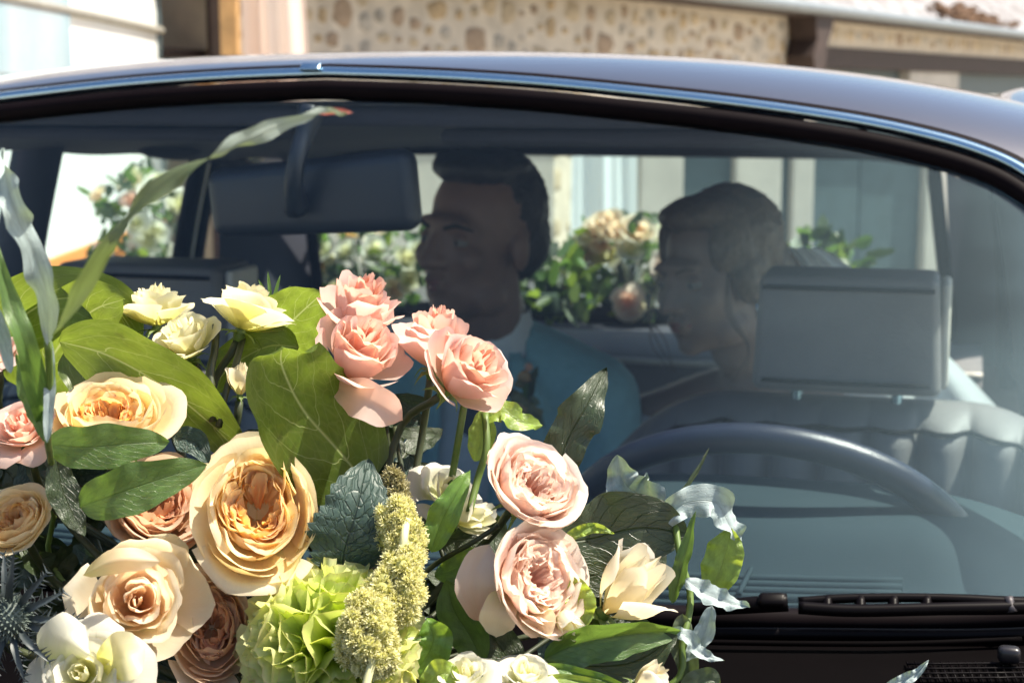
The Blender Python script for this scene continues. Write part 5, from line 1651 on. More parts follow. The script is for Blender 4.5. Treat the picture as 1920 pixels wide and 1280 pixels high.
plume('upper chartreuse fuzzy plume beside the white bloom', [(742, 960, 0.985), (752, 1000, 0.98), (762, 1045, 0.975)], [36, 50, 40], 'fuzz', 5200, 2, stem=[(754, 1040, 0.962), (758, 1005, 0.965), (762, 975, 0.975)])
plume('middle chartreuse fuzzy plume curving beside the carnation', [(765, 1055, 0.965), (752, 1090, 0.955), (735, 1115, 0.95), (770, 1150, 0.95)], [38, 56, 58, 42], 'fuzz', 7500, 3)
plume('lower chartreuse fuzzy plume hanging over the carnation', [(690, 1140, 0.93), (685, 1175, 0.925), (692, 1210, 0.925), (715, 1235, 0.925)], [36, 60, 60, 42], 'fuzz', 7500, 4, stem=[(705, 1225, 0.915), (692, 1262, 0.91), (680, 1310, 0.905)])

# sea holly thistle in the lower left corner
tc_ = at(18, 1158, 0.92)
th = thing('sea_holly', tc_, 'dark spiny sea holly thistle at the lower left edge', 'thistle', G1)
bm = bmesh.new()
bmesh.ops.create_icosphere(bm, subdivisions=2, radius=px2m(38, 0.92), matrix=Matrix.Translation(tc_))
core = bm_obj('flower_head', bm, M['thistle_core'], th)
rt_ = random.Random(9)
V, Fc = [], []
for i in range(260):
    f = (i + 0.5) / 260
    z_ = 1 - 2 * f
    a = i * 2.39996
    dv = Vector((math.sqrt(1 - z_ * z_) * math.cos(a), math.sqrt(1 - z_ * z_) * math.sin(a), z_))
    q = tc_ + dv * px2m(38, 0.92)
    t1 = dv.orthogonal().normalized()
    t2 = dv.cross(t1)
    b = len(V)
    s_ = 0.0011
    V += [q + t1 * s_, q - t1 * 0.5 * s_ + t2 * s_, q - t1 * 0.5 * s_ - t2 * s_, q + dv * 0.0035]
    Fc += [(b, b + 1, b + 3), (b + 1, b + 2, b + 3), (b + 2, b, b + 3)]
fl = mesh_obj('florets', V, Fc, M['thistle_core'], core, smooth=False)
fl['kind'] = 'stuff'
for k in range(15):
    a = 2 * math.pi * k / 15 + rt_.uniform(-0.15, 0.15)
    L = px2m(rt_.uniform(120, 175), 0.92)
    dv = (RT * math.cos(a) + UP * math.sin(a) - FW * rt_.uniform(-0.1, 0.5)).normalized()
    e = tc_ + dv * L
    mdp = tc_.lerp(e, 0.5) - FW * 0.004
    br = leaf([tc_ + dv * 0.008, mdp, e], px2m(8, 0.92), M['thistle'], 'bract', th, 'lance', fold=0.4, n=14, m=4, seed=k)
    V, Fc = [], []
    for q in range(9):
        t = 0.2 + 0.75 * q / 8
        p_ = (tc_ + dv * 0.008).lerp(e, t)
        for sg in (-1, 1):
            sd = (dv.cross(FW)).normalized() * sg
            w_ = px2m(7, 0.92) * (1 - t)
            tip = p_ + (sd + dv * 0.7 + Vector((rt_.gauss(0, 0.25), rt_.gauss(0, 0.25), rt_.gauss(0, 0.25)))).normalized() * px2m(rt_.uniform(16, 34), 0.92) * (1.1 - 0.5 * t)
            b = len(V)
            V += [p_ + sd * w_ * 0.7 + dv * 0.0010, p_ + sd * w_ * 0.7 - dv * 0.0010, p_ + sd * w_ * 0.7 - FW * 0.0008, tip]
            Fc += [(b, b + 1, b + 3), (b + 1, b + 2, b + 3), (b + 2, b, b + 3)]
    sp = mesh_obj('spines', V, Fc, M['thistle'], br, smooth=False)
    sp['kind'] = 'stuff'
V, Fc = tube([tc_, tc_ + FW * 0.04 - UP * 0.03, FOAM], 0.003, 10, 7)
mesh_obj('stem', V, Fc, M['dark_stem'], th)

# ------------------------------------------------------------------ people on the rear seat
def eval_mesh(bm, voxel, smooth_it=4, factor=0.5):
    me = bpy.data.meshes.new('tmp')
    me.from_pydata([tuple(v) for v in bm.V], [], bm.F)
    ob = bpy.data.objects.new('tmp', me)
    sc2 = bpy.data.scenes.new('tmp_scene')      # evaluated apart from the big scene, for speed
    sc2.collection.objects.link(ob)
    md = ob.modifiers.new('r', 'REMESH')
    md.mode = 'VOXEL'
    md.voxel_size = voxel
    ms = ob.modifiers.new('s', 'SMOOTH')
    ms.factor = factor
    ms.iterations = smooth_it
    dg = sc2.view_layers[0].depsgraph
    sc2.view_layers[0].update()
    dg = sc2.view_layers[0].depsgraph
    dg.update()
    ev = ob.evaluated_get(dg)
    m2 = bpy.data.meshes.new_from_object(ev)
    bpy.data.objects.remove(ob)
    bpy.data.scenes.remove(sc2)
    return m2
def _ico(n):
    b_ = bmesh.new()
    bmesh.ops.create_icosphere(b_, subdivisions=n, radius=1.0)
    b_.verts.ensure_lookup_table()
    r_ = [v.co.copy() for v in b_.verts], [tuple(v.index for v in f.verts) for f in b_.faces]
    b_.free()
    return r_
ICO = {2: _ico(2), 3: _ico(3)}
class Blob:
    """collects overlapping ellipsoids that eval_mesh fuses into one skin"""
    def __init__(self):
        self.V, self.F = [], []
    def add(self, n, fn):
        v, f = ICO[n]
        b = len(self.V)
        self.V += [fn(p) for p in v]
        self.F += [(i + b, j + b, k + b) for i, j, k in f]
def add_ell(bm, c, r, X, Y, Z):
    bm.add(3, lambda p: c + X * (p.x * r[0]) + Y * (p.y * r[1]) + Z * (p.z * r[2]))
def add_cap(bm, pts, rads, n=14):
    P = catmull(pts, n)
    for i, p in enumerate(P):
        R = clerp(rads, i / n)
        bm.add(2, lambda q, p=p, R=R: p + q * R)
ZU = Vector((0, 0, 1))
def me_obj(name, me, mat, parent):
    o = parent_loc(parent)
    me.transform(Matrix.Translation(-o))
    me.materials.clear()
    me.materials.append(mat)
    me.polygons.foreach_set('use_smooth', [True] * len(me.polygons))
    ob = bpy.data.objects.new(name, me)
    COL.objects.link(ob)
    ob.parent = parent
    return ob

M['skin'] = plain('skin', (0.23, 0.13, 0.098), 0.5, var=0.08, nscale=14, bump=0.15, bscale=300)
M['skin_fair'] = plain('skin_fair', (0.23, 0.145, 0.112), 0.5, var=0.06, nscale=14)
M['hair_dark'] = plain('dark_hair', (0.018, 0.012, 0.011), 0.45, var=0.35, nscale=90, bump=0.8, bscale=260)
M['hair_brown'] = plain('brown_hair', (0.11, 0.07, 0.045), 0.45, var=0.35, nscale=90, bump=0.8, bscale=260)
M['suit'] = plain('teal_suit', (0.29, 0.53, 0.545), 0.85, var=0.08, nscale=60, bump=0.3, bscale=900, sheen=0.2)
M['trousers'] = plain('teal_trousers', (0.08, 0.20, 0.23), 0.85, var=0.08, nscale=60)
M['shirt'] = plain('white_shirt', (0.78, 0.78, 0.76), 0.8, var=0.03)
M['tie'] = plain('dark_tie', (0.02, 0.025, 0.04), 0.6)
M['dress'] = plain('ivory_dress', (0.72, 0.68, 0.62), 0.8, var=0.05)
M['lace'] = petal_mat('sheer_lace', (0.60, 0.60, 0.60), (0.66, 0.66, 0.66), (0.7, 0.7, 0.7), trans=0.5, rnd=0, vein=0)
M['veil'] = petal_mat('white_veil', (0.75, 0.78, 0.8), (0.78, 0.8, 0.82), (0.8, 0.82, 0.84), trans=0.45, rnd=0, vein=0)
M['lips'] = plain('lips', (0.24, 0.09, 0.075), 0.45, var=0.08)
M['eye_white'] = plain('eye_white', (0.20, 0.17, 0.15), 0.4, var=0.05)
M['eye'] = plain('eye', (0.03, 0.02, 0.015), 0.5, var=0.05, spec=0.2)

def person(label, px_head, py_chin, d, yaw, pitch, roll_, head_h, sh_w, skin, sex):
    """seated; head given by chin pixel and depth; yaw turns the face towards image left (degrees from the car's nose)"""
    chin = at(px_head, py_chin, d)
    a = math.radians(yaw)
    fwd0 = -AX
    f = (fwd0 * math.cos(a) - RX * math.sin(a))
    side = f.cross(ZU).normalized()
    # nod
    f = (f * math.cos(pitch) + ZU * math.sin(pitch)).normalized()
    up = side.cross(f).normalized()
    up = (up * math.cos(roll_) + side * math.sin(roll_)).normalized()
    side = f.cross(up).normalized()
    k = head_h / 0.235
    def H(x, y, z):
        return chin + (side * x + f * y + up * z) * k
    neck = H(0, -0.045, -0.005)
    # torso frame
    base = H(0, -0.06, -0.022 if sex == 'm' else -0.045)
    base = base + RX * (-0.015 if sex == 'm' else 0.0)
    def T(x, y, z):
        return base + RX * x + (-AX) * y + ZU * z
    seat_z = 0.50
    hz = seat_z + 0.12 - base.z
    root = thing('person', Vector((base.x, base.y, seat_z)), label, 'person')
    bm = Blob()
    e = lambda c, r: add_ell(bm, H(*c), tuple(x * k for x in r), side, f, up)
    e((0, -0.018, 0.150), (0.074, 0.094, 0.088))
    e((0, 0.028, 0.100), (0.060, 0.066, 0.085))
    e((0, 0.036, 0.045), (0.049, 0.050, 0.042))
    e((0, 0.068, 0.020), (0.022, 0.020, 0.018))
    e((0, 0.080, 0.143), (0.048, 0.017, 0.012))
    for sx in (-1, 1):
        e((sx * 0.038, 0.062, 0.092), (0.022, 0.024, 0.022))
        e((sx * 0.075, -0.008, 0.105), (0.009, 0.019, 0.031))
        e((sx * 0.012, 0.098, 0.085), (0.009, 0.011, 0.008))
        e((sx * 0.046, 0.020, 0.035), (0.014, 0.035, 0.024))
    add_cap(bm, [H(0, 0.088, 0.135), H(0, 0.101, 0.108), H(0, 0.112, 0.086)], [0.008 * k, 0.010 * k, 0.012 * k], 8)
    e((0, 0.091, 0.060), (0.024, 0.011, 0.006))
    e((0, 0.089, 0.049), (0.020, 0.011, 0.007))
    nr = 0.055 if sex == 'm' else 0.043
    add_cap(bm, [H(0, -0.020, 0.06), H(0, -0.035, -0.01), T(0, 0, 0.02), T(0, 0, -0.06)], [nr, nr, nr * 1.08, nr * 1.35], 12)
    # torso, arms, legs and hands as one body
    body_pts = [((0, -0.02, -0.12), (sh_w * 0.80, 0.095, 0.085)), ((0, 0.0, -0.24), (sh_w * 0.82, 0.115, 0.14)), ((0, 0.0, -0.38), (sh_w * 0.72, 0.11, 0.13)), ((0, -0.02, hz + 0.06), (sh_w * 0.82, 0.12, 0.12))]
    tb = lambda b_, c, r: add_ell(b_, T(*c), r, RX, -AX, ZU)
    for c, r in body_pts:
        tb(bm, c, r)
    add_cap(bm, [T(-sh_w * 0.9, -0.02, -0.10), T(0, -0.02, -0.05), T(sh_w * 0.9, -0.02, -0.10)], [0.055, 0.055, 0.055], 14)
    arms = {}
    for sx in (-1, 1):
        A = [T(sx * sh_w, -0.02, -0.115), T(sx * (sh_w + 0.05), 0.03, -0.34), T(sx * (sh_w * 0.62), 0.26, hz + 0.14)]
        arms[sx] = A
        add_cap(bm, A[:2], [0.055, 0.045], 8)
        add_cap(bm, A[1:], [0.045, 0.030], 8)
        hp = A[2]
        fdir = (T(0, 0.32, hz + 0.10) - hp).normalized()
        add_ell(bm, hp + fdir * 0.05, (0.040, 0.05, 0.018), fdir.cross(ZU).normalized(), fdir, ZU)
        sd = fdir.cross(ZU).normalized()
        for q in range(4):
            b0 = hp + fdir * 0.085 + sd * (q - 1.5) * 0.020
            ln = (0.065, 0.078, 0.074, 0.056)[q]
            add_cap(bm, [b0, b0 + fdir * ln * 0.5 + ZU * 0.004, b0 + fdir * ln * 0.9 - ZU * 0.016], [0.0095, 0.009, 0.0075], 6)
        t0 = hp + fdir * 0.03 + sd * sx * -0.038
        add_cap(bm, [t0, t0 + fdir * 0.03 - sd * sx * 0.02, t0 + fdir * 0.055 - sd * sx * 0.022], [0.012, 0.010, 0.009], 6)
        add_cap(bm, [T(sx * 0.10, 0.0, hz), T(sx * 0.12, 0.40, hz + 0.02)], [0.085, 0.06], 8)
        add_cap(bm, [T(sx * 0.12, 0.40, hz + 0.02), T(sx * 0.12, 0.42, 0.40 - base.z)], [0.058, 0.045], 8)
    me_obj('body', eval_mesh(bm, 0.0055, 3), skin, root)
    for sx in (-1, 1):
        ec = H(sx * 0.031, 0.0742, 0.117)
        look = (f * 0.96 + side * sx * 0.05 - up * 0.06).normalized()
        bm = bmesh.new()
        bmesh.ops.create_icosphere(bm, subdivisions=3, radius=0.0122 * k, matrix=Matrix.Translation(ec))
        eye = bm_obj('eye', bm, M['eye_white'], root)
        bm = bmesh.new()
        bmesh.ops.create_icosphere(bm, subdivisions=2, radius=0.0062 * k, matrix=Matrix.Translation(ec + look * 0.0066 * k))
        bm_obj('iris', bm, M['eye'], eye)
        for lo, hi in ((16, 88), (-88, -24)):
            def lid(u, v, lo=lo, hi=hi):
                az = math.radians(-88 + 176 * u)
                el = math.radians(lo + (hi - lo) * v) * (1.0 - 0.25 * abs(2 * u - 1) ** 2 * (1 - v if lo > 0 else v))
                return ec + (f * (math.cos(el) * math.cos(az)) + side * (math.cos(el) * math.sin(az)) + up * math.sin(el)) * 0.0140 * k
            V, Fc, U = grid(lid, 14, 8)
            mesh_obj('eyelid', V, Fc, skin, eye)
    lp_ = Blob()
    add_cap(lp_, [H(-0.023, 0.084, 0.0555), H(-0.008, 0.0985, 0.0585), H(0, 0.0985, 0.0575), H(0.008, 0.0985, 0.0585), H(0.023, 0.084, 0.0555)], [0.0018, 0.004, 0.004, 0.004, 0.0018], 16)
    add_cap(lp_, [H(-0.020, 0.084, 0.0525), H(0, 0.0965, 0.0490), H(0.020, 0.084, 0.0525)], [0.002, 0.0052, 0.002], 14)
    me_obj('lips', eval_mesh(lp_, 0.0018, 2), M['lips'], root)
    return root, H, T, arms, hz, k, (side, f, up), base

# --- groom
groom, H, T, arms, hz, k, (hs, hf, hu), base = person('man in a teal suit jacket and white shirt on the rear seat, head turned left', 888, 594, 2.40, 24, math.radians(2), math.radians(-3), 0.238, 0.168, M['skin'], 'm')
sh_w = 0.168
bm = Blob()
for c, r in (((0, -0.036, 0.163), (0.0775, 0.086, 0.083)), ((0, -0.062, 0.118), (0.0765, 0.058, 0.070)), ((0, 0.015, 0.218), (0.062, 0.068, 0.026)), ((0.015, 0.032, 0.224), (0.042, 0.034, 0.020)), ((-0.015, 0.034, 0.222), (0.042, 0.030, 0.020)), ((0, -0.02, 0.226), (0.062, 0.066, 0.022))):
    add_ell(bm, H(*c), tuple(x * k for x in r), hs, hf, hu)
me = eval_mesh(bm, 0.005, 2)
nrm = [v.normal.copy() for v in me.vertices]
for v in me.vertices:
    n_ = noise.noise(v.co * 45) * 0.003 + noise.noise(v.co * 190) * 0.0025
    v.co += nrm[v.index] * n_
me_obj('hair', me, M['hair_dark'], groom)
for sx in (-1, 1):
    add = Blob()
    add_cap(add, [H(sx * 0.016, 0.0945, 0.136), H(sx * 0.034, 0.091, 0.141), H(sx * 0.052, 0.076, 0.135)], [0.0035, 0.0042, 0.0028], 8)
    me_obj('eyebrow', eval_mesh(add, 0.002, 1), M['hair_dark'], groom)
def torso_mesh(infl, arm_infl, sleeves=True, arm_len=1.0):
    bm = Blob()
    for c, r in (((0, -0.02, -0.12), (sh_w * 0.80, 0.095, 0.085)), ((0, 0.0, -0.24), (sh_w * 0.84, 0.118, 0.14)), ((0, 0.0, -0.38), (sh_w * 0.78, 0.115, 0.14)), ((0, -0.02, hz + 0.08), (sh_w * 0.85, 0.12, 0.13))):
        add_ell(bm, T(*c), tuple(x + infl for x in r), RX, -AX, ZU)
    add_cap(bm, [T(-sh_w * 0.95, -0.02, -0.105), T(-sh_w * 0.45, -0.02, -0.068), T(0, -0.02, -0.045), T(sh_w * 0.45, -0.02, -0.068), T(sh_w * 0.95, -0.02, -0.105)], [0.058 + infl * 0.7] * 5, 18)
    if sleeves:
        for sx in (-1, 1):
            A = arms[sx]
            add_cap(bm, A[:2], [0.064 + arm_infl, 0.054 + arm_infl], 10)
            add_cap(bm, [A[1], A[1].lerp(A[2], arm_len)], [0.054 + arm_infl, 0.042 + arm_infl], 10)
    return bm
def toT(p):
    q = p - base
    return q.dot(RX), -q.dot(AX), q.z
def cut(me, test):
    b2 = bmesh.new()
    b2.from_mesh(me)
    bmesh.ops.delete(b2, geom=[v for v in b2.verts if test(*toT(v.co))], context='VERTS')
    b2.to_mesh(me)
    b2.free()
    return me
# shirt under the jacket
me = cut(eval_mesh(torso_mesh(0.008, 0, False), 0.007, 3), lambda x, y, z: z > -0.02)
me_obj('shirt', me, M['shirt'], groom)
me = cut(eval_mesh(torso_mesh(0.020, 0.004, True, 0.92), 0.006, 4),
         lambda x, y, z: (y > 0.0 and z > -0.46 and abs(x) < 0.008 + 0.056 * max(0, min(1, (z + 0.46) / 0.40))) or (abs(x) < 0.054 and z > -0.04 and y > -0.06) or (abs(x) < 0.05 and z > -0.03))
jacket = me_obj('jacket', me, M['suit'], groom)
sd = jacket.modifiers.new('thickness', 'SOLIDIFY')
sd.thickness = 0.004
# shirt collar: two standing wings
for sx in (-1, 1):
    def fn(u, v, sx=sx):
        a_ = math.pi * (0.06 + 0.94 * u)
        R = 0.064 + 0.010 * (1 - v)
        drop = 0.055 * max(0, 1 - u * 2.6) * (1 - v)
        return T(sx * R * math.sin(a_), R * 0.95 * math.cos(a_) + 0.004 + 0.012 * max(0, 1 - u * 2) * (1 - v), -0.030 + 0.052 * v - drop + 0.014 * u)
    V, Fc, U = grid(fn, 16, 6)
    mesh_obj('shirt_collar', V, Fc, M['shirt'], groom)
    # lapel with notch, lying on the chest
    def chest(x, z, off=0.0):
        # front of the jacket at x, z
        best = -1
        for c, r in (((0, -0.02, -0.12), (sh_w * 0.80, 0.095, 0.085)), ((0, 0.0, -0.24), (sh_w * 0.84, 0.118, 0.14)), ((0, 0.0, -0.38), (sh_w * 0.78, 0.115, 0.14))):
            rr = tuple(q + 0.020 for q in r)
            t = 1 - ((x - c[0]) / rr[0]) ** 2 - ((z - c[2]) / rr[2]) ** 2
            if t > 0: best = max(best, c[1] + rr[1] * math.sqrt(t))
        # shoulder yoke
        t = (0.058 + 0.014) ** 2 - (z + 0.045 + abs(x) * 0.30) ** 2
        if t > 0: best = max(best, -0.02 + math.sqrt(t))
        return best + off
    rows = [(-0.028, 0.050, 0.062), (-0.050, 0.050, 0.080), (-0.085, 0.050, 0.100), (-0.110, 0.049, 0.116), (-0.118, 0.049, 0.094), (-0.130, 0.048, 0.116), (-0.20, 0.042, 0.110), (-0.28, 0.032, 0.088), (-0.36, 0.021, 0.058), (-0.44, 0.010, 0.022)]
    V, Fc = [], []
    for z_, xa, xb in rows:
        for q in range(6):
            x = xa + (xb - xa) * q / 5
            V.append(T(sx * x, max(chest(x, z_), 0.0) + 0.011 + 0.006 * math.sin(math.pi * q / 5), z_))
    for i in range(len(rows) - 1):
        for q in range(5):
            a_ = i * 6 + q
            Fc.append((a_, a_ + 1, a_ + 7, a_ + 6))
    lp = mesh_obj('lapel', V, Fc, M['suit'], groom)
    s2 = lp.modifiers.new('thickness', 'SOLIDIFY')
    s2.thickness = 0.004
V, Fc, U = grid(lambda u, v: T((u - 0.5) * (0.034 + 0.05 * (1 - v)), 0.122 - 0.05 * v ** 2 + 0.006 * math.sin(math.pi * u), -0.46 + 0.40 * v), 6, 12)
mesh_obj('tie', V, Fc, M['tie'], groom)
bm_obj('tie_knot', rbox(T(0, 0.082, -0.052), (0.036, 0.026, 0.034), CARAX, 0.01, 3, taper=1.25), M['tie'], groom)
# trousers
bm = Blob()
add_ell(bm, T(0, -0.02, hz + 0.02), (sh_w * 0.85, 0.14, 0.12), RX, -AX, ZU)
for sx in (-1, 1):
    add_cap(bm, [T(sx * 0.10, 0.0, hz), T(sx * 0.12, 0.42, hz + 0.02)], [0.098, 0.075], 8)
    add_cap(bm, [T(sx * 0.12, 0.42, hz + 0.02), T(sx * 0.12, 0.44, 0.44 - base.z)], [0.074, 0.062], 8)
me_obj('trousers', eval_mesh(bm, 0.01, 3), M['trousers'], groom)
# boutonniere: dried seed heads, small rose and leaves pinned to the lapel
bp = at(990, 742, 2.23)
bt = thing('boutonniere', bp, 'brownish boutonniere pinned to the lapel of the teal jacket', 'boutonniere')
rbt = random.Random(4)
for q in range(9):
    e = bp + (RX * rbt.uniform(-0.04, 0.03) + ZU * rbt.uniform(-0.045, 0.05)) - AX * rbt.uniform(0.0, 0.012)
    leaf([bp - ZU * 0.02, bp.lerp(e, 0.5) - AX * 0.006, e], 0.009, M[rbt.choice(['dark_leaf', 'sage', 'euca'])], 'leaf', bt, 'ovate', n=8, m=4, seed=q, roll=rbt.uniform(-40, 40))
for q in range(7):
    c = bp + RX * rbt.uniform(-0.02, 0.02) + ZU * rbt.uniform(-0.025, 0.03) - AX * 0.014
    bm = bmesh.new()
    bmesh.ops.create_icosphere(bm, subdivisions=2, radius=rbt.uniform(0.007, 0.012), matrix=Matrix.Translation(c))
    for v in bm.verts: v.co += (v.co - c) * noise.noise(v.co * 300) * 0.5
    bm_obj('seed_head', bm, M[rbt.choice(['fuzz_dark', 'pine'])], bt)
pin = at(991, 688, 2.20)
V, Fc = tube([pin + AX * 0.012, pin, pin - AX * 0.004], [0.002, 0.006, 0.004], 6, 10)
tag(mesh_obj('lapel_pin', V, Fc, PM['pink'][1], loc=pin), 'tiny pink pin on the lapel above the boutonniere', 'pin')

# --- bride
bride, H, T, arms, hz, k, (hs, hf, hu), base = person('woman with dark hair put up and bare shoulders, seated behind the driver seat', 1356, 652, 2.36, 36, math.radians(-7), math.radians(4), 0.222, 0.165, M['skin_fair'], 'f')
bm = Blob()
for c, r in (((0, -0.040, 0.168), (0.086, 0.088, 0.084)), ((0, -0.075, 0.11), (0.078, 0.066, 0.075)), ((0.0, 0.010, 0.214), (0.068, 0.070, 0.030)), ((0.056, 0.000, 0.165), (0.026, 0.056, 0.055)), ((-0.056, 0.000, 0.165), (0.026, 0.056, 0.055)),
             ((0, -0.125, 0.085), (0.058, 0.046, 0.055)), ((0.02, -0.14, 0.12), (0.04, 0.035, 0.04)), ((-0.025, -0.135, 0.075), (0.04, 0.035, 0.04)), ((0.066, -0.01, 0.115), (0.020, 0.04, 0.045)), ((-0.066, -0.01, 0.115), (0.020, 0.04, 0.045))):
    add_ell(bm, H(*c), tuple(x * k for x in r), hs, hf, hu)
me = eval_mesh(bm, 0.005, 2)
nrm = [v.normal.copy() for v in me.vertices]
for v in me.vertices:
    n_ = noise.noise(v.co * 40) * 0.004 + noise.noise(v.co * 150) * 0.0025
    v.co += nrm[v.index] * n_
hair = me_obj('hair', me, M['hair_brown'], bride)
rh_ = random.Random(6)
for sx in (-1, 1):
    for q in range(3):
        z0 = H(sx * 0.072, 0.045, 0.13)
        pts = [z0, H(sx * (0.080 + rh_.uniform(0, 0.012)), 0.062 + rh_.uniform(-0.01, 0.01), 0.07), H(sx * (0.084 + rh_.uniform(0, 0.02)), 0.05 + rh_.uniform(-0.02, 0.02), 0.015), H(sx * 0.072, 0.055 + rh_.uniform(-0.02, 0.02), -0.035)]
        V, Fc = tube(pts, [0.0012, 0.0011, 0.0009, 0.0004], 14, 5)
        mesh_obj('strand', V, Fc, M['hair_brown'], hair)
    add = Blob()
    add_cap(add, [H(sx * 0.016, 0.0945, 0.137), H(sx * 0.034, 0.091, 0.142), H(sx * 0.052, 0.076, 0.136)], [0.0025, 0.003, 0.002], 8)
    me_obj('eyebrow', eval_mesh(add, 0.002, 1), M['hair_brown'], bride)
    ear = H(sx * 0.079, -0.004, 0.068)
    V, Fc = tube([ear + hu * 0.006 * k, ear, ear - hu * 0.016, ear - hu * 0.026], [0.001, 0.003, 0.004, 0.001], 8, 8)
    mesh_obj('earring', V, Fc, M['chrome'], bride)
sh_w = 0.165
me = cut(eval_mesh(torso_mesh(0.010, 0, False), 0.007, 3), lambda x, y, z: z > -0.16 + 0.03 * abs(x) / 0.1)
me_obj('dress', me, M['dress'], bride)
for sx in (-1, 1):
    # sheer cap sleeve over the shoulder
    A = arms[sx]
    def fn(u, v, sx=sx):
        a_ = 2 * math.pi * u
        ax = (A[1] - A[0]).normalized()
        t1 = ax.orthogonal().normalized()
        t2 = ax.cross(t1)
        c = A[0].lerp(A[1], -0.12 + 0.42 * v)
        R = 0.062 + 0.004 * math.sin(7 * a_)
        return c + (t1 * math.cos(a_) + t2 * math.sin(a_)) * R
    V, Fc, U = grid(fn, 24, 8)
    mesh_obj('sleeve', V, Fc, M['lace'], bride, uvs=U)
# skirt over the lap
bm = Blob()
add_ell(bm, T(0, 0.0, hz + 0.02), (0.2, 0.17, 0.13), RX, -AX, ZU)
for sx in (-1, 1):
    add_cap(bm, [T(sx * 0.10, 0.0, hz), T(sx * 0.12, 0.42, hz + 0.02)], [0.11, 0.09], 8)
    add_cap(bm, [T(sx * 0.12, 0.42, hz + 0.02), T(sx * 0.13, 0.45, 0.44 - base.z)], [0.09, 0.10], 8)
me_obj('skirt', eval_mesh(bm, 0.01, 4), M['dress'], bride)
# short veil pinned to the knot of hair
vb = H(0, -0.15, 0.13)
def vf(u, v):
    s = (u - 0.5) * 2
    return vb + RX * (0.03 + s * (0.03 + 0.13 * v) + 0.16 * v) + AX * (0.02 + 0.05 * v + 0.012 * math.sin(9 * s + 2 * v)) - ZU * (0.26 * v ** 1.2)
V, Fc, U = grid(vf, 30, 14)
mesh_obj('veil', V, Fc, M['veil'], bride, uvs=U)

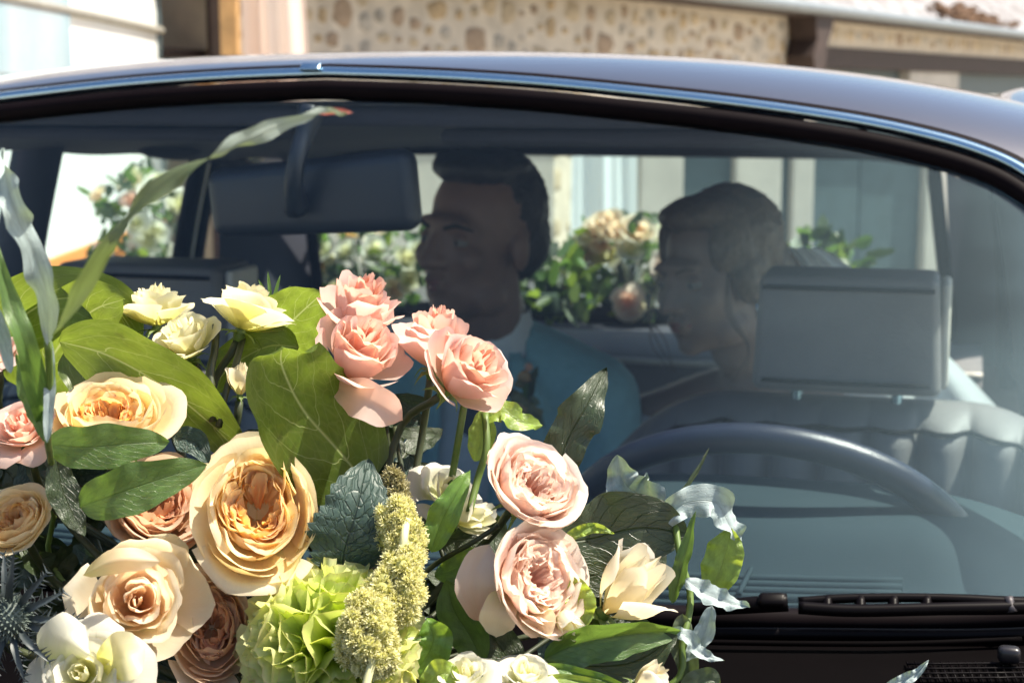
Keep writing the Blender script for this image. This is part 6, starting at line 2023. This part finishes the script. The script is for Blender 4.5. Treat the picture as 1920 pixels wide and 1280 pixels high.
# ------------------------------------------------------------------ flowers behind: boot-lid arrangement and pedestal arrangement
def small_rose(pos, face, R, mat, label, group, seed, parent_stem):
    r = random.Random(seed)
    P = []
    for q in range(13):
        f = q / 12
        Rr = 0.12 + 0.8 * f
        Hh = 1.0 - 0.25 * f
        def prof(t, Rr=Rr, Hh=Hh, f=f):
            x = max(0, (t - 0.5) / 0.5)
            return Rr * (1 - (1 - t) ** 2.2) + (f - 0.4) * 0.3 * x * x, Hh * t - 0.2 * f * x * x
        V, Fc, U = petal(q * 2.4, 2.3 - 0.7 * f, prof, 0.05, r, 7, 6)
        P.append((V, Fc, U, 0 if f < 0.35 else (1 if f < 0.7 else 2)))
    return finish_flower(label, 'rose', 'garden_rose', pos, (face,), r.uniform(0, 6), R, P, mat, r, sepals=0, stem_to=parent_stem, group=group, cal=False)
def arrangement(tagname, where, center, ext, nros, nleaf, mats, seed, R, group, base):
    r = random.Random(seed)
    block = bm_obj('floral_foam', rbox(base, (ext[0] * 0.9, ext[1] * 0.9, 0.05), CARAX, 0.012), M['foam'], loc=base - Vector((0, 0, 0.025)))
    tag(block, 'block of floral foam carrying the flowers %s' % where, 'floral foam')
    for i in range(nros):
        dv = Vector((r.uniform(-1, 1), r.uniform(-1, 1), r.uniform(-0.7, 1)))
        if dv.length > 1: dv.normalize()
        p = center + RX * dv.x * ext[0] + AX * dv.y * ext[1] + ZU * dv.z * ext[2]
        fc = (RX * dv.x * 0.8 - AX * (0.7 - 0.3 * dv.y) + ZU * (0.35 + dv.z)).normalized()
        mt = r.choice(mats)
        cname = {'pink': 'pink', 'shell': 'pale pink', 'cream': 'cream', 'ivory': 'white', 'peach': 'peach', 'butter': 'butter yellow', 'shaded_peach': 'dusky peach', 'blush_peach': 'blush'}[mt]
        wh = ('%s %s ' % (('upper' if dv.z > 0.1 else 'lower'), ('left' if dv.x < -0.25 else ('right' if dv.x > 0.25 else 'middle'))))
        small_rose(p, fc, R * r.uniform(0.75, 1.2), mt, '%s%s rose in the blurred flowers %s' % (wh, cname, where), group + ', ' + cname, seed * 100 + i, base)
    ns = 8
    for i in range(ns):
        ang = 2 * math.pi * i / ns
        dv = Vector((0.75 * math.cos(ang), r.gauss(0, 0.5), 0.1 + 0.7 * math.sin(ang)))
        c = center + RX * dv.x * ext[0] + AX * dv.y * ext[1] + ZU * dv.z * ext[2]
        wd = ['right', 'upper right', 'topmost', 'upper left', 'left', 'lower left', 'lowest', 'lower right'][i]
        root = thing('leafy_sprig', base, '%s leafy sprig in the blurred flowers %s' % (wd, where), 'sprig', group + ', sprigs')
        V, Fc = tube([base, base.lerp(c, 0.6), c], 0.002, 6, 5)
        mesh_obj('stem', V, Fc, M['stem'], root)
        for q in range(int(nleaf * 5 / ns)):
            g_ = lambda k_: max(-1.2, min(1.2, r.gauss(0, 1))) * k_
            c_ = c + RX * g_(0.33) * ext[0] + AX * g_(0.4) * ext[1] + ZU * min(0.2, g_(0.35)) * ext[2]
            e = c_ + Vector((r.gauss(0, 1), r.gauss(0, 1), r.gauss(0.3, 1))).normalized() * r.uniform(0.035, 0.065)
            leaf([c_, c_.lerp(e, 0.5), e], r.uniform(0.009, 0.017), M[r.choice(['euca', 'euca', 'salal', 'sage', 'dark_leaf', 'dark_leaf'])], 'leaf', root, 'ovate', n=6, m=4, seed=i * 7 + q, roll=r.uniform(-60, 60))
c1 = at(1175, 505, 3.42)
arrangement('boot', 'on the boot lid behind the woman', c1, (0.115, 0.08, 0.105), 34, 16, ['blush_peach', 'shell', 'ivory', 'cream', 'blush_peach', 'shaded_peach'], 5, 0.037, 'roses on the boot lid', Vector((c1.x, c1.y, 0.915)))
c2 = at(680, 500, 3.55)
arrangement('bootleft', 'at the left end of the boot lid', c2, (0.19, 0.09, 0.08), 24, 28, ['ivory', 'cream', 'blush_peach', 'peach', 'ivory'], 7, 0.032, 'roses at the left end of the boot lid', Vector((c2.x, c2.y, 0.90)))
c4 = at(1010, 545, 3.30)
arrangement('bootmid', 'on the boot lid behind the man', c4, (0.10, 0.07, 0.06), 2, 26, ['ivory', 'shell'], 13, 0.026, 'greens behind the man', Vector((c4.x, c4.y, 0.915)))
c5 = at(1545, 492, 3.3)
arrangement('bootright', 'at the right end of the boot lid', c5, (0.07, 0.06, 0.05), 2, 14, ['ivory', 'cream'], 17, 0.026, 'greens at the right end', Vector((c5.x, c5.y, 0.905)))
c3 = at(262, 425, 4.4)
ped = bm_obj('pedestal', rbox(Vector((c3.x, c3.y, 0.36)), (0.26, 0.26, 0.82), None, 0.015, 2), M['dark_wood'], loc=Vector((c3.x, c3.y, -0.05)), smooth=False)
tag(ped, 'dark wooden pedestal under the flowers beside the van', 'pedestal')
arrangement('pedestal', 'on the pedestal beside the van', c3, (0.13, 0.12, 0.15), 16, 26, ['ivory', 'shell', 'pink', 'ivory', 'blush_peach'], 11, 0.042, 'roses on the pedestal', Vector((c3.x, c3.y, 0.80)))
